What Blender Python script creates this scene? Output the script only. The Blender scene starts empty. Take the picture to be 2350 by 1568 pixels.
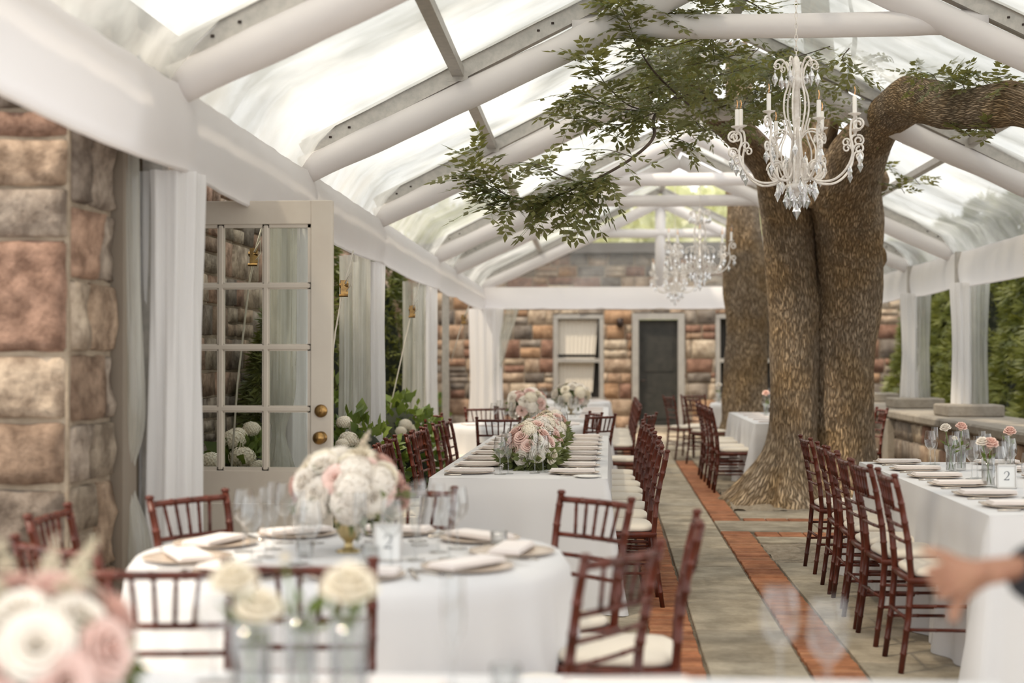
import bpy, math, random
from math import sin, cos, pi, radians as rad
from mathutils import Vector, Matrix, noise
random.seed(7)
C = bpy.context.scene.collection
scn = bpy.context.scene
# ------------------------------------------------------------------ camera, sky, sun, exposure
FPX, CX, CY, H = 3264.0, 1175.0, 784.0, 1.45
YAW = math.atan(225.0 / FPX); PIT = math.atan(40.0 / FPX)
cam_d = bpy.data.cameras.new('camera'); cam = bpy.data.objects.new('camera', cam_d); C.objects.link(cam)
cam_d.sensor_width = 36.0; cam_d.lens = FPX / 2350.0 * 36.0
cam.location = (0, 0, H); cam.rotation_euler = (pi / 2 + PIT, 0, YAW)
cam_d.clip_start = 0.05; cam_d.clip_end = 200
cam_d.dof.use_dof = True; cam_d.dof.focus_distance = 9.3; cam_d.dof.aperture_fstop = 1.45
scn.camera = cam
w = bpy.data.worlds.new('sky'); scn.world = w; w.use_nodes = True
nt = w.node_tree; bg = nt.nodes['Background']
tc = nt.nodes.new('ShaderNodeTexCoord'); mp = nt.nodes.new('ShaderNodeMapping'); mp.inputs['Scale'].default_value = (1, 1, 2.2)
nz = nt.nodes.new('ShaderNodeTexNoise'); nz.inputs['Scale'].default_value = 1.6; nz.inputs['Detail'].default_value = 4
cr = nt.nodes.new('ShaderNodeValToRGB')
cr.color_ramp.elements[0].position = .36; cr.color_ramp.elements[0].color = (.78, .82, .85, 1)
cr.color_ramp.elements[1].position = .62; cr.color_ramp.elements[1].color = (1.0, .985, .96, 1)
nt.links.new(tc.outputs['Generated'], mp.inputs['Vector']); nt.links.new(mp.outputs[0], nz.inputs['Vector'])
nt.links.new(nz.outputs['Fac'], cr.inputs[0]); nt.links.new(cr.outputs[0], bg.inputs['Color'])
bg.inputs['Strength'].default_value = 1.38
sd = bpy.data.lights.new('sun', 'SUN'); sd.energy = 2.4; sd.angle = rad(3); sd.color = (1.0, .86, .66)
sun = bpy.data.objects.new('sun', sd); C.objects.link(sun); sun.rotation_euler = (rad(31), 0, rad(-50))
scn.view_settings.view_transform = 'Standard'; scn.view_settings.look = 'None'
scn.view_settings.gamma = 1.0; scn.view_settings.use_curve_mapping = False
scn.view_settings.exposure = 0.60
try:
    scn.cycles.transparent_max_bounces = 24
except Exception: pass

# ------------------------------------------------------------------ geometry of the place
Rc = Matrix.Rotation(YAW, 3, 'Z') @ Matrix.Rotation(pi / 2 + PIT, 3, 'X')
def ray(px, py): return Rc @ Vector((px - CX, CY - py, -FPX))
def at(px, py, Y):                       # point at distance Y along the path
    d = ray(px, py); return d * (Y / d.y) + Vector((0, 0, H))
def atz(px, py, z):
    d = ray(px, py); return d * ((z - H) / d.z) + Vector((0, 0, H))
TA = math.atan(46.0 / FPX)
def T(x, y, z): return Vector((x * cos(TA) - y * sin(TA), x * sin(TA) + y * cos(TA), z))
XL, XR, ZE = -1.853, 4.247, 2.67; XM = (XL + XR) / 2; SL = .5; ZR = ZE + (XM - XL) * SL
def roofz(x): return ZR - abs(x - XM) * SL
RAF = [6.25, 9.12, 12.27, 16.9, 19.2, 24.2]; RB = .12; ZC = 3.59

# ------------------------------------------------------------------ mesh helpers
class MB:
    def __init__(s): s.v = []; s.f = []
    def add(s, vs, fs):
        o = len(s.v); s.v += [tuple(p) for p in vs]; s.f += [tuple(i + o for i in f) for f in fs]; return s
    def box(s, c, d, rz=0.0, M=None):
        vs = []
        for k in (-1, 1):
            for j in (-1, 1):
                for i in (-1, 1):
                    p = Vector((i * d[0] / 2, j * d[1] / 2, k * d[2] / 2))
                    if rz: p = Matrix.Rotation(rz, 3, 'Z') @ p
                    if M is not None: p = M @ p
                    vs.append(p + Vector(c))
        return s.add(vs, [(0, 2, 3, 1), (4, 5, 7, 6), (0, 1, 5, 4), (2, 6, 7, 3), (0, 4, 6, 2), (1, 3, 7, 5)])
    def cbox(s, c, d, b=.004, rz=0.0):      # chamfered box
        x, y, z = d[0] / 2, d[1] / 2, d[2] / 2; R = Matrix.Rotation(rz, 3, 'Z'); vs = []
        for (zz, q) in ((-z, b), (-z + b, 0), (z - b, 0), (z, b)):
            for (sx, sy) in ((-1, -1), (1, -1), (1, 1), (-1, 1)):
                a, e = x - q, y - q
                pr = [(sx * a, sy * (e - b)), (sx * (a - b), sy * e)]
                if sx * sy > 0: pr = pr[::1]
                else: pr = pr[::-1]
                for u in (pr if True else pr): vs.append(R @ Vector((u[0], u[1], zz)) + Vector(c))
        fs = []
        for k in range(3):
            for i in range(8):
                j = (i + 1) % 8; fs.append((k * 8 + i, k * 8 + j, k * 8 + 8 + j, k * 8 + 8 + i))
        fs.append(tuple(range(7, -1, -1))); fs.append(tuple(range(24, 32)))
        return s.add(vs, fs)
    def tube(s, pts, r, n=8, cap=True, sx=1.0, closed=False):
        pts = [Vector(p) for p in pts]; m = len(pts)
        rs = r if isinstance(r, (list, tuple)) else [r] * m
        up = None; vs = []
        for i, p in enumerate(pts):
            t = (pts[min(i + 1, m - 1)] - pts[max(i - 1, 0)])
            if closed: t = pts[(i + 1) % m] - pts[i - 1]
            t = t.normalized() if t.length > 1e-9 else Vector((0, 0, 1))
            if up is None:
                a = Vector((0, 0, 1)) if abs(t.z) < .9 else Vector((0, 1, 0)); up = (a - t * a.dot(t)).normalized()
            else:
                up = up - t * up.dot(t); up = up.normalized() if up.length > 1e-6 else Vector((1, 0, 0))
            q = t.cross(up)
            for k in range(n):
                a = 2 * pi * k / n; vs.append(p + (q * cos(a) * sx + up * sin(a)) * rs[i])
        fs = []
        for i in range(m if closed else m - 1):
            b = ((i + 1) % m) * n
            for k in range(n): k2 = (k + 1) % n; fs.append((i * n + k, i * n + k2, b + k2, b + k))
        if cap and not closed: fs.append(tuple(range(n - 1, -1, -1))); fs.append(tuple(range((m - 1) * n, m * n)))
        return s.add(vs, fs)
    def lathe(s, prof, n=16, c=(0, 0, 0), cap=False):
        vs = []; fs = []; c = Vector(c)
        for (r, z) in prof:
            for k in range(n): a = 2 * pi * k / n; vs.append(c + Vector((r * cos(a), r * sin(a), z)))
        for i in range(len(prof) - 1):
            for k in range(n): k2 = (k + 1) % n; fs.append((i * n + k, i * n + k2, (i + 1) * n + k2, (i + 1) * n + k))
        if cap: fs.append(tuple(range(n - 1, -1, -1))); fs.append(tuple(range((len(prof) - 1) * n, len(prof) * n)))
        return s.add(vs, fs)
    def grid(s, fn, nu, nv, wrap=False):
        vs = [fn(i / nu, j / nv) for j in range(nv + 1) for i in range(nu + (0 if wrap else 1))]
        W = nu if wrap else nu + 1; fs = []
        for j in range(nv):
            for i in range(nu): i2 = (i + 1) % W; fs.append((j * W + i, j * W + i2, (j + 1) * W + i2, (j + 1) * W + i))
        return s.add(vs, fs)
    def merge(s, o, M=None):
        return s.add([M @ Vector(p) for p in o.v] if M is not None else o.v, o.f)
    def mesh(s, name, mat, smooth=True):
        me = bpy.data.meshes.new(name); me.from_pydata(s.v, [], s.f)
        if smooth: me.polygons.foreach_set('use_smooth', [True] * len(me.polygons))
        if mat: me.materials.append(mat)
        me.update(); return me
    def build(s, name, mat, parent=None, smooth=True):
        o = bpy.data.objects.new(name, s.mesh(name, mat, smooth)); C.objects.link(o)
        if parent: o.parent = parent
        return o
def inst(name, me, parent=None, M=None):
    o = bpy.data.objects.new(name, me); C.objects.link(o)
    if parent: o.parent = parent
    if M is not None: o.matrix_local = M
    return o
def tag(o, label, cat, group=None, kind=None):
    if label: o['label'] = label
    if cat: o['category'] = cat
    if group: o['group'] = group
    if kind: o['kind'] = kind
    return o
def thing(name, loc=(0, 0, 0), rz=0.0):
    o = bpy.data.objects.new(name, None); C.objects.link(o); o.location = loc; o.rotation_euler = (0, 0, rz); o.empty_display_size = .1; return o
def struct(o): o['kind'] = 'structure'; return o
def dup(o, loc=None, rz=None, label=None, group=None, scale=None, parent=None):
    c = o.copy(); C.objects.link(c)
    if parent is not None: c.parent = parent
    if loc is not None: c.location = loc
    if rz is not None: c.rotation_euler = (0, 0, rz)
    if label: c['label'] = label
    if group: c['group'] = group
    if scale: c.scale = (scale,) * 3 if not isinstance(scale, tuple) else scale
    for ch in list(o.children): dup(ch, parent=c)
    return c
used = set()
def place(proto, loc, rz, label, group=None, scale=None):   # first placement uses the prototype itself
    if proto.name not in used:
        used.add(proto.name); proto.location = loc; proto.rotation_euler = (0, 0, rz); proto['label'] = label
        if group: proto['group'] = group
        if scale: proto.scale = (scale,) * 3
        return proto
    return dup(proto, loc, rz, label, group, scale)
ORD = ['nearest', 'second', 'third', 'fourth', 'fifth', 'sixth', 'seventh', 'eighth', 'ninth', 'tenth']
def N3(x, y, z, s=1.0): return noise.noise(Vector((x * s, y * s, z * s)))

# ------------------------------------------------------------------ materials
def mat(name, col, rough=.6, metal=0, noise_s=0, col2=None, bump=0, bump_s=30, spec=.5, stretch=(1, 1, 1), sheen=0, emis=None, island=None, ns_det=5, sss=0):
    m = bpy.data.materials.new(name); m.use_nodes = True; n = m.node_tree; b = n.nodes['Principled BSDF']
    b.inputs['Base Color'].default_value = (*col, 1); b.inputs['Roughness'].default_value = rough
    b.inputs['Metallic'].default_value = metal; b.inputs['Specular IOR Level'].default_value = spec
    if sheen: b.inputs['Sheen Weight'].default_value = sheen
    if emis: b.inputs['Emission Color'].default_value = (*emis[0], 1); b.inputs['Emission Strength'].default_value = emis[1]
    t = n.nodes.new('ShaderNodeTexCoord'); mp = n.nodes.new('ShaderNodeMapping'); mp.inputs['Scale'].default_value = stretch
    n.links.new(t.outputs['Object'], mp.inputs['Vector'])
    src = None
    if island:
        g = n.nodes.new('ShaderNodeNewGeometry'); r = n.nodes.new('ShaderNodeValToRGB'); r.color_ramp.interpolation = 'CONSTANT'
        els = r.color_ramp.elements
        while len(els) < len(island): els.new(.5)
        for i, c in enumerate(island): els[i].position = i / len(island); els[i].color = (*c, 1)
        n.links.new(g.outputs['Random Per Island'], r.inputs[0]); src = r.outputs[0]
    if col2:
        z = n.nodes.new('ShaderNodeTexNoise'); z.inputs['Scale'].default_value = noise_s; z.inputs['Detail'].default_value = ns_det; z.inputs['Roughness'].default_value = .65
        n.links.new(mp.outputs[0], z.inputs['Vector'])
        r2 = n.nodes.new('ShaderNodeValToRGB'); r2.color_ramp.elements[0].position = .38; r2.color_ramp.elements[1].position = .66
        n.links.new(z.outputs['Fac'], r2.inputs[0])
        mx = n.nodes.new('ShaderNodeMix'); mx.data_type = 'RGBA'
        if island:
            mx.blend_type = 'MULTIPLY'; mx.inputs[0].default_value = 1.0
            r2.color_ramp.elements[0].color = (*col2, 1); r2.color_ramp.elements[1].color = (1.12, 1.1, 1.06, 1)
            n.links.new(src, mx.inputs[6]); n.links.new(r2.outputs[0], mx.inputs[7])
        else:
            mx.inputs[6].default_value = (*col, 1); mx.inputs[7].default_value = (*col2, 1); n.links.new(r2.outputs[0], mx.inputs[0])
        src = mx.outputs[2]
    if src: n.links.new(src, b.inputs['Base Color'])
    if bump:
        z = n.nodes.new('ShaderNodeTexNoise'); z.inputs['Scale'].default_value = bump_s; z.inputs['Detail'].default_value = 6
        n.links.new(mp.outputs[0], z.inputs['Vector'])
        bp = n.nodes.new('ShaderNodeBump'); bp.inputs['Strength'].default_value = bump; bp.inputs['Distance'].default_value = .02
        n.links.new(z.outputs['Fac'], bp.inputs['Height']); n.links.new(bp.outputs[0], b.inputs['Normal'])
    return m
def thin(name, tint, refl, rough, diff=0.0, dcol=(.8, .8, .8), nz=None):   # thin clear sheet: glass or vinyl
    m = bpy.data.materials.new(name); m.use_nodes = True; n = m.node_tree; n.nodes.clear()
    out = n.nodes.new('ShaderNodeOutputMaterial'); tr = n.nodes.new('ShaderNodeBsdfTransparent'); gl = n.nodes.new('ShaderNodeBsdfGlossy')
    tr.inputs[0].default_value = (*tint, 1); gl.inputs['Roughness'].default_value = rough
    lw = n.nodes.new('ShaderNodeLayerWeight'); lw.inputs['Blend'].default_value = .5
    pw = n.nodes.new('ShaderNodeMath'); pw.operation = 'POWER'; pw.inputs[1].default_value = 2.3 if name == 'glass' else 3.2; n.links.new(lw.outputs['Facing'], pw.inputs[0])
    mu = n.nodes.new('ShaderNodeMath'); mu.operation = 'MULTIPLY_ADD'; mu.inputs[1].default_value = refl * .7; mu.inputs[2].default_value = .10 if name == 'glass' else .04; mu.use_clamp = True
    n.links.new(pw.outputs[0], mu.inputs[0]); a = tr.outputs[0]
    if diff:
        tl = n.nodes.new('ShaderNodeBsdfTranslucent'); tl.inputs[0].default_value = (*dcol, 1)
        df = n.nodes.new('ShaderNodeBsdfDiffuse'); df.inputs[0].default_value = (*dcol, 1)
        m0 = n.nodes.new('ShaderNodeMixShader'); m0.inputs[0].default_value = .35; n.links.new(tl.outputs[0], m0.inputs[1]); n.links.new(df.outputs[0], m0.inputs[2])
        m1 = n.nodes.new('ShaderNodeMixShader'); m1.inputs[0].default_value = diff
        n.links.new(a, m1.inputs[1]); n.links.new(m0.outputs[0], m1.inputs[2]); a = m1.outputs[0]
        if nz:
            t = n.nodes.new('ShaderNodeTexCoord'); mp = n.nodes.new('ShaderNodeMapping'); mp.inputs['Scale'].default_value = nz[0]
            z = n.nodes.new('ShaderNodeTexNoise'); z.inputs['Scale'].default_value = 1.0; z.inputs['Detail'].default_value = 5; z.inputs['Distortion'].default_value = .4
            n.links.new(t.outputs['Object'], mp.inputs[0]); n.links.new(mp.outputs[0], z.inputs['Vector'])
            mr = n.nodes.new('ShaderNodeMapRange'); mr.inputs[1].default_value = .35; mr.inputs[2].default_value = .68
            mr.inputs[3].default_value = nz[1]; mr.inputs[4].default_value = nz[2]
            n.links.new(z.outputs['Fac'], mr.inputs[0]); n.links.new(mr.outputs[0], m1.inputs[0])
            bp = n.nodes.new('ShaderNodeBump'); bp.inputs['Strength'].default_value = .5; bp.inputs['Distance'].default_value = .03
            n.links.new(z.outputs['Fac'], bp.inputs['Height']); n.links.new(bp.outputs[0], gl.inputs['Normal'])
            z2 = n.nodes.new('ShaderNodeTexNoise'); z2.inputs['Scale'].default_value = .9; z2.inputs['Detail'].default_value = 4; n.links.new(t.outputs['Object'], z2.inputs['Vector'])
            c2 = n.nodes.new('ShaderNodeValToRGB'); c2.color_ramp.elements[0].position = .40; c2.color_ramp.elements[1].position = .60
            c2.color_ramp.elements[0].color = (dcol[0] * .50, dcol[1] * .515, dcol[2] * .51, 1); c2.color_ramp.elements[1].color = (min(1, dcol[0] * 1.12), min(1, dcol[1] * 1.12), min(1, dcol[2] * 1.12), 1)
            n.links.new(z2.outputs['Fac'], c2.inputs[0]); n.links.new(c2.outputs[0], tl.inputs[0])
    m2 = n.nodes.new('ShaderNodeMixShader'); n.links.new(mu.outputs[0], m2.inputs[0]); n.links.new(a, m2.inputs[1]); n.links.new(gl.outputs[0], m2.inputs[2])
    n.links.new(m2.outputs[0], out.inputs[0]); return m
def leafmat(name, c1, c2, trans=.35):
    m = mat(name, c1, .45, noise_s=3.0, col2=c2, spec=.4); n = m.node_tree; b = n.nodes['Principled BSDF']
    out = [x for x in n.nodes if x.type == 'OUTPUT_MATERIAL'][0]
    tl = n.nodes.new('ShaderNodeBsdfTranslucent'); tl.inputs[0].default_value = (c2[0] * 1.5, c2[1] * 1.5, c2[2] * .9, 1)
    ms = n.nodes.new('ShaderNodeMixShader'); ms.inputs[0].default_value = trans
    n.links.new(b.outputs[0], ms.inputs[1]); n.links.new(tl.outputs[0], ms.inputs[2]); n.links.new(ms.outputs[0], out.inputs[0]); return m
def cloth(name, col, trans=.25, rough=.85, bump=.1, bs=8):
    m = mat(name, col, rough, bump=bump, bump_s=bs, spec=.2, sheen=.2); n = m.node_tree; b = n.nodes['Principled BSDF']
    out = [x for x in n.nodes if x.type == 'OUTPUT_MATERIAL'][0]
    tl = n.nodes.new('ShaderNodeBsdfTranslucent'); tl.inputs[0].default_value = (*col, 1)
    ms = n.nodes.new('ShaderNodeMixShader'); ms.inputs[0].default_value = trans
    n.links.new(b.outputs[0], ms.inputs[1]); n.links.new(tl.outputs[0], ms.inputs[2]); n.links.new(ms.outputs[0], out.inputs[0]); return m
M = {}
M['wood'] = mat('mahogany', (.125, .026, .013), .33, noise_s=14, col2=(.062, .014, .008), stretch=(1, 1, .3), spec=.38)
M['cushion'] = cloth('cream_cushion', (.80, .72, .61), 0.02, .8)
M['linen'] = cloth('white_linen', (.74, .73, .74), .08)
M['drape'] = cloth('white_drape', (.90, .885, .88), .42, bs=3)
M['valance'] = cloth('white_vinyl_cloth', (.92, .89, .885), .38, .55, bump=.25, bs=2.5)
M['tube'] = cloth('rafter_drape', (.88, .85, .845), .35, .6, bump=.3, bs=4)
M['alu'] = mat('aluminium', (.50, .47, .43), .42, .55, noise_s=20, col2=(.40, .38, .35), bump=.05, spec=.4)
M['iron'] = mat('dark_iron', (.05, .035, .03), .5, .6)
M['vinyl'] = thin('clear_roof_vinyl', (.70, .71, .70), .4, .25, .35, (.69, .695, .675), ((.4, 3.4, 3.4), .5, .92))
M['vinylc'] = thin('clear_curtain_vinyl', (.88, .88, .84), .9, .16, .45, (.80, .79, .73), ((7, 7, .8), .25, .75))
M['gable'] = thin('clear_gable_vinyl', (.93, .93, .90), .5, .2, .12, (.85, .85, .82), ((1.5, 1.5, 1.5), .06, .25))
M['glass'] = thin('glass', (.94, .945, .945), 1.5, .03)
M['pane'] = thin('pane_glass', (.88, .90, .88), 1.1, .01)
M['crystal'] = mat('crystal', (.95, .96, 1.0), .03, spec=1.0)
b = M['crystal'].node_tree.nodes['Principled BSDF']; b.inputs['Transmission Weight'].default_value = .75; b.inputs['IOR'].default_value = 1.5
M['white'] = mat('white_enamel', (.90, .86, .82), .35, noise_s=30, col2=(.72, .66, .60))
M['candle'] = mat('candle_sleeve', (.85, .82, .78), .5)
M['filament'] = mat('filament', (1, .5, .2), .5, emis=((1, .42, .12), .7))
M['bulb'] = thin('bulb_glass', (.97, .95, .92), 1.0, .02)
M['stone'] = mat('fieldstone', (.3, .2, .15), .9, noise_s=9, col2=(.45, .41, .38), bump=.9, bump_s=16, spec=.2,
    island=[(.40, .30, .225), (.28, .20, .15), (.46, .37, .29), (.33, .21, .16), (.35, .295, .25), (.24, .20, .17), (.42, .28, .21), (.48, .40, .32), (.30, .25, .20)])
M['stoneb'] = mat('fieldstone_far', (.3, .2, .15), .9, noise_s=6, col2=(.55, .50, .46), bump=.8, bump_s=10, spec=.2,
    island=[(.40, .28, .20), (.27, .16, .12), (.48, .39, .30), (.35, .22, .155), (.30, .26, .225), (.42, .27, .17), (.52, .44, .35), (.20, .175, .155), (.44, .34, .26)])
M['mortar'] = mat('mortar', (.36, .29, .215), .95, noise_s=20, col2=(.28, .22, .16), bump=.4)
M['flag'] = mat('bluestone', (.3, .3, .28), .93, noise_s=3.5, col2=(.66, .64, .60), bump=.35, bump_s=12, spec=.12,
    island=[(.46, .40, .32), (.41, .36, .29), (.50, .43, .34), (.44, .39, .32), (.385, .335, .27), (.48, .405, .31)])
M['brick'] = mat('red_brick', (.4, .15, .09), .8, noise_s=8, col2=(.70, .66, .62), bump=.3, bump_s=25, spec=.15,
    island=[(.40, .165, .085), (.34, .14, .075), (.43, .19, .10), (.38, .17, .095), (.44, .21, .115)])
M['joint'] = mat('paving_joint', (.16, .125, .085), .95, noise_s=30, col2=(.26, .21, .15), bump=.5)
M['soil'] = mat('garden_soil', (.15, .11, .075), .98, noise_s=25, col2=(.30, .24, .17), bump=1.0, bump_s=45)
M['bark'] = None
M['door'] = mat('beige_door_paint', (.64, .575, .49), .45, noise_s=4, col2=(.60, .53, .45), spec=.4)
M['brass'] = mat('aged_brass', (.42, .25, .09), .3, .9, noise_s=20, col2=(.20, .12, .05))
M['jamb'] = mat('jamb_paint', (.22, .18, .14), .6)
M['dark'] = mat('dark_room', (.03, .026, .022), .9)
M['doordark'] = mat('dark_door', (.022, .022, .018), .5, noise_s=6, col2=(.04, .036, .03))
M['greytrim'] = mat('grey_trim', (.36, .34, .31), .7, noise_s=5, col2=(.30, .28, .26))
M['blind'] = cloth('blind', (.72, .66, .57), .1)
M['concrete'] = mat('concrete_cap', (.34, .30, .25), .85, noise_s=8, col2=(.26, .225, .185), bump=.3)
M['slate'] = mat('roof_edge', (.10, .09, .085), .8)
M['leaf'] = leafmat('ash_leaf', (.115, .120, .045), (.21, .205, .09), .32)
M['leafb'] = leafmat('shrub_leaf', (.065, .11, .02), (.17, .22, .05), .22)
M['cedar'] = leafmat('cedar_spray', (.07, .09, .022), (.19, .20, .055), .2)
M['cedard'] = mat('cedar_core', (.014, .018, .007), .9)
M['farleaf'] = leafmat('far_leaf', (.50, .51, .35), (.62, .62, .46), .2)  # leaf colour paled to imitate haze and glaring sunlight
M['stem'] = mat('green_stem', (.16, .24, .06), .5)
M['twig'] = mat('twig_bark', (.075, .05, .035), .8)
def petal(name, c, c2): return cloth_p(name, c, c2)
def cloth_p(name, c, c2):
    m = leafmat(name, c, c2, .18); tl = [x for x in m.node_tree.nodes if x.type == 'BSDF_TRANSLUCENT'][0]; tl.inputs[0].default_value = (*c, 1); return m
M['cream'] = petal('cream_petal', (.92, .86, .74), (.90, .80, .64))
M['ivory'] = petal('ivory_petal', (.90, .85, .78), (.88, .80, .71))
M['blush'] = petal('blush_petal', (.90, .70, .64), (.88, .62, .55))
M['pink'] = petal('pink_petal', (.86, .58, .50), (.90, .70, .62))
M['astilbe'] = petal('plume', (.72, .62, .50), (.60, .58, .40))
M['napkin'] = cloth('napkin', (.84, .77, .74), .05)
M['charger'] = mat('charger_plate', (.60, .49, .40), .25, noise_s=4, col2=(.55, .45, .37), spec=.6)
M['china'] = mat('china', (.80, .77, .73), .2)
M['silver'] = mat('silver', (.62, .56, .50), .22, 1.0)
M['gold'] = mat('gold_vase', (.60, .47, .24), .28, .8)
M['card'] = mat('card', (.80, .80, .79), .7)
M['frame'] = mat('silver_frame', (.62, .60, .58), .3, .5)
M['ink'] = mat('ink', (.13, .14, .16), .7)
M['strap'] = mat('strap', (.74, .69, .60), .7)
M['skin'] = mat('skin', (.34, .175, .105), .5, noise_s=12, col2=(.29, .13, .08)); M['skin'].node_tree.nodes['Principled BSDF'].inputs['Subsurface Weight'].default_value = .1
M['suit'] = mat('dark_suit', (.012, .012, .016), .8)
M['hair'] = mat('dark_hair', (.03, .02, .015), .6)
M['wax'] = mat('wax', (.86, .84, .80), .5)
M['leafg'] = leafmat('bouquet_leaf', (.10, .13, .045), (.20, .22, .09), .2)
def barkmat():
    m = bpy.data.materials.new('ash_bark'); m.use_nodes = True; n = m.node_tree; b = n.nodes['Principled BSDF']; b.inputs['Roughness'].default_value = .9
    b.inputs['Specular IOR Level'].default_value = .2
    t = n.nodes.new('ShaderNodeTexCoord'); mp = n.nodes.new('ShaderNodeMapping'); mp.inputs['Scale'].default_value = (1, 1, .17)
    n.links.new(t.outputs['UV'], mp.inputs[0])
    z0 = n.nodes.new('ShaderNodeTexNoise'); z0.inputs['Scale'].default_value = 9; z0.inputs['Detail'].default_value = 2
    n.links.new(t.outputs['Object'], z0.inputs['Vector'])
    mx0 = n.nodes.new('ShaderNodeMix'); mx0.data_type = 'VECTOR'; mx0.inputs[0].default_value = .03
    n.links.new(mp.outputs[0], mx0.inputs[4]); n.links.new(z0.outputs['Color'], mx0.inputs[5])
    v = n.nodes.new('ShaderNodeTexVoronoi'); v.feature = 'DISTANCE_TO_EDGE'; v.inputs['Scale'].default_value = 1.0
    mp2 = n.nodes.new('ShaderNodeMapping'); mp2.inputs['Scale'].default_value = (70, 9.5, 1)
    n.links.new(mx0.outputs[1], mp2.inputs[0]); n.links.new(mp2.outputs[0], v.inputs['Vector'])
    r = n.nodes.new('ShaderNodeValToRGB'); r.color_ramp.elements[0].position = 0; r.color_ramp.elements[0].color = (.13, .088, .052, 1)
    r.color_ramp.elements[1].position = .28; r.color_ramp.elements[1].color = (.60, .47, .34, 1)
    n.links.new(v.outputs['Distance'], r.inputs[0])
    z = n.nodes.new('ShaderNodeTexNoise'); z.inputs['Scale'].default_value = 2.2; z.inputs['Detail'].default_value = 6; n.links.new(t.outputs['Object'], z.inputs['Vector'])
    r2 = n.nodes.new('ShaderNodeValToRGB'); r2.color_ramp.elements[0].position = .40; r2.color_ramp.elements[1].position = .62
    r2.color_ramp.elements[0].color = (1, 1, 1, 1); r2.color_ramp.elements[1].color = (1.0, .90, .72, 1)
    n.links.new(z.outputs['Fac'], r2.inputs[0])
    mx = n.nodes.new('ShaderNodeMix'); mx.data_type = 'RGBA'; mx.blend_type = 'MULTIPLY'; mx.inputs[0].default_value = 1
    n.links.new(r.outputs[0], mx.inputs[6]); n.links.new(r2.outputs[0], mx.inputs[7]); n.links.new(mx.outputs[2], b.inputs['Base Color'])
    bp = n.nodes.new('ShaderNodeBump'); bp.inputs['Strength'].default_value = 1; bp.inputs['Distance'].default_value = .018
    rb = n.nodes.new('ShaderNodeMapRange'); rb.inputs[2].default_value = .3; n.links.new(v.outputs['Distance'], rb.inputs[0])
    n.links.new(rb.outputs[0], bp.inputs['Height']); n.links.new(bp.outputs[0], b.inputs['Normal']); return m
M['bark'] = barkmat()
# ------------------------------------------------------------------ ground
floor = MB().box((1.5, 13.5, -.07), (16, 34, .10)).build('floor', M['joint'], smooth=False); struct(floor)
def slabs(mb, x0, x1, y0, y1, lmin, lmax, wmin=None, wmax=None, z=0.0, gap=.012):
    xs = [x0]
    if wmin:
        while xs[-1] < x1 - wmin * 1.3: xs.append(min(x1, xs[-1] + random.uniform(wmin, wmax)))
        xs[-1] = x1
        if len(xs) < 2: xs = [x0, x1]
    else: xs.append(x1)
    for a, b_ in zip(xs, xs[1:]):
        y = y0
        while y < y1 - .05:
            l = min(random.uniform(lmin, lmax), y1 - y)
            if y1 - y - l < lmin * .4: l = y1 - y
            g = gap * random.uniform(.7, 1.5)
            mb.cbox(((a + b_) / 2, y + l / 2, z - .014 + random.uniform(-.0015, .0015)), (b_ - a - g, l - g, .028), .005, random.uniform(-.004, .004)); y += l
mb = MB()
slabs(mb, .452, .918, 1.0, 23, .45, 1.15)
slabs(mb, -1.9, .20, .8, 24.5, .5, 1.0, .5, .8)
slabs(mb, 1.18, 3.75, .8, 10.24, .5, 1.1, .55, .95)
slabs(mb, 1.18, 3.75, 11.38, 11.73, .35, .35, .7, 1.2)
slabs(mb, .92, 3.75, 12.08, 12.86, .78, .78, .8, 1.3)
slabs(mb, 1.18, 3.75, 13.1, 13.72, .62, .62, .8, 1.3)
slabs(mb, 1.18, 3.75, 16.0, 24.5, .3, .6, .55, .95)
slabs(mb, .20, 3.75, 23, 28.2, .5, 1.0, .5, .9)
mb.build('flagstone_paving', M['flag'], floor, smooth=False)
mb = MB()
def bricks(x0, x1, y0, y1, across=True, p=.073):
    if across:
        y = y0
        while y < y1: mb.cbox(((x0 + x1) / 2 + random.uniform(-.004, .004), y + p / 2, -.014 + random.uniform(-.002, .002)), (x1 - x0 - .012, p - .006, .028), .004); y += p
    else:
        x = x0
        while x < x1: mb.cbox((x + .1, (y0 + y1) / 2, -.013), (.19, (y1 - y0) - .01, .028), .004); x += .2
bricks(.205, .445, 1.0, 23); bricks(.925, 1.175, 1.0, 12.05); bricks(.925, 1.175, 12.9, 20.4)
bricks(1.2, 3.7, 11.75, 12.05, False); bricks(1.2, 3.7, 12.88, 13.08, False)
mb.build('brick_strip', M['brick'], floor, smooth=False)
def soilpatch(x0, x1, y0, y1, z, amp, nu, nv):
    return MB().grid(lambda u, v: (x0 + (x1 - x0) * u, y0 + (y1 - y0) * v, z + amp * (N3(x0 + (x1 - x0) * u, y0 + (y1 - y0) * v, 0, 5) + .6 * N3(x0 + (x1 - x0) * u, y0 + (y1 - y0) * v, 3, 17))), nu, nv)
m_ = soilpatch(1.19, 3.75, 13.74, 16.0, .0, .03, 90, 80); m_.merge(soilpatch(1.19, 3.75, 10.26, 11.36, -.015, .02, 60, 30))
m_.build('tree_bed_soil', mat('bed_soil', (.26, .205, .145), .98, noise_s=20, col2=(.40, .33, .25), bump=1, bump_s=50), floor)
soilpatch(-5.2, -1.95, 7.6, 28.3, .0, .05, 60, 240).build('garden_soil', M['soil'], floor)
soilpatch(4.5, 12, 3, 30, -.02, .05, 60, 120).build('hedge_soil', M['soil'], floor)
tag(floor, None, None, None, 'structure')

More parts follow.
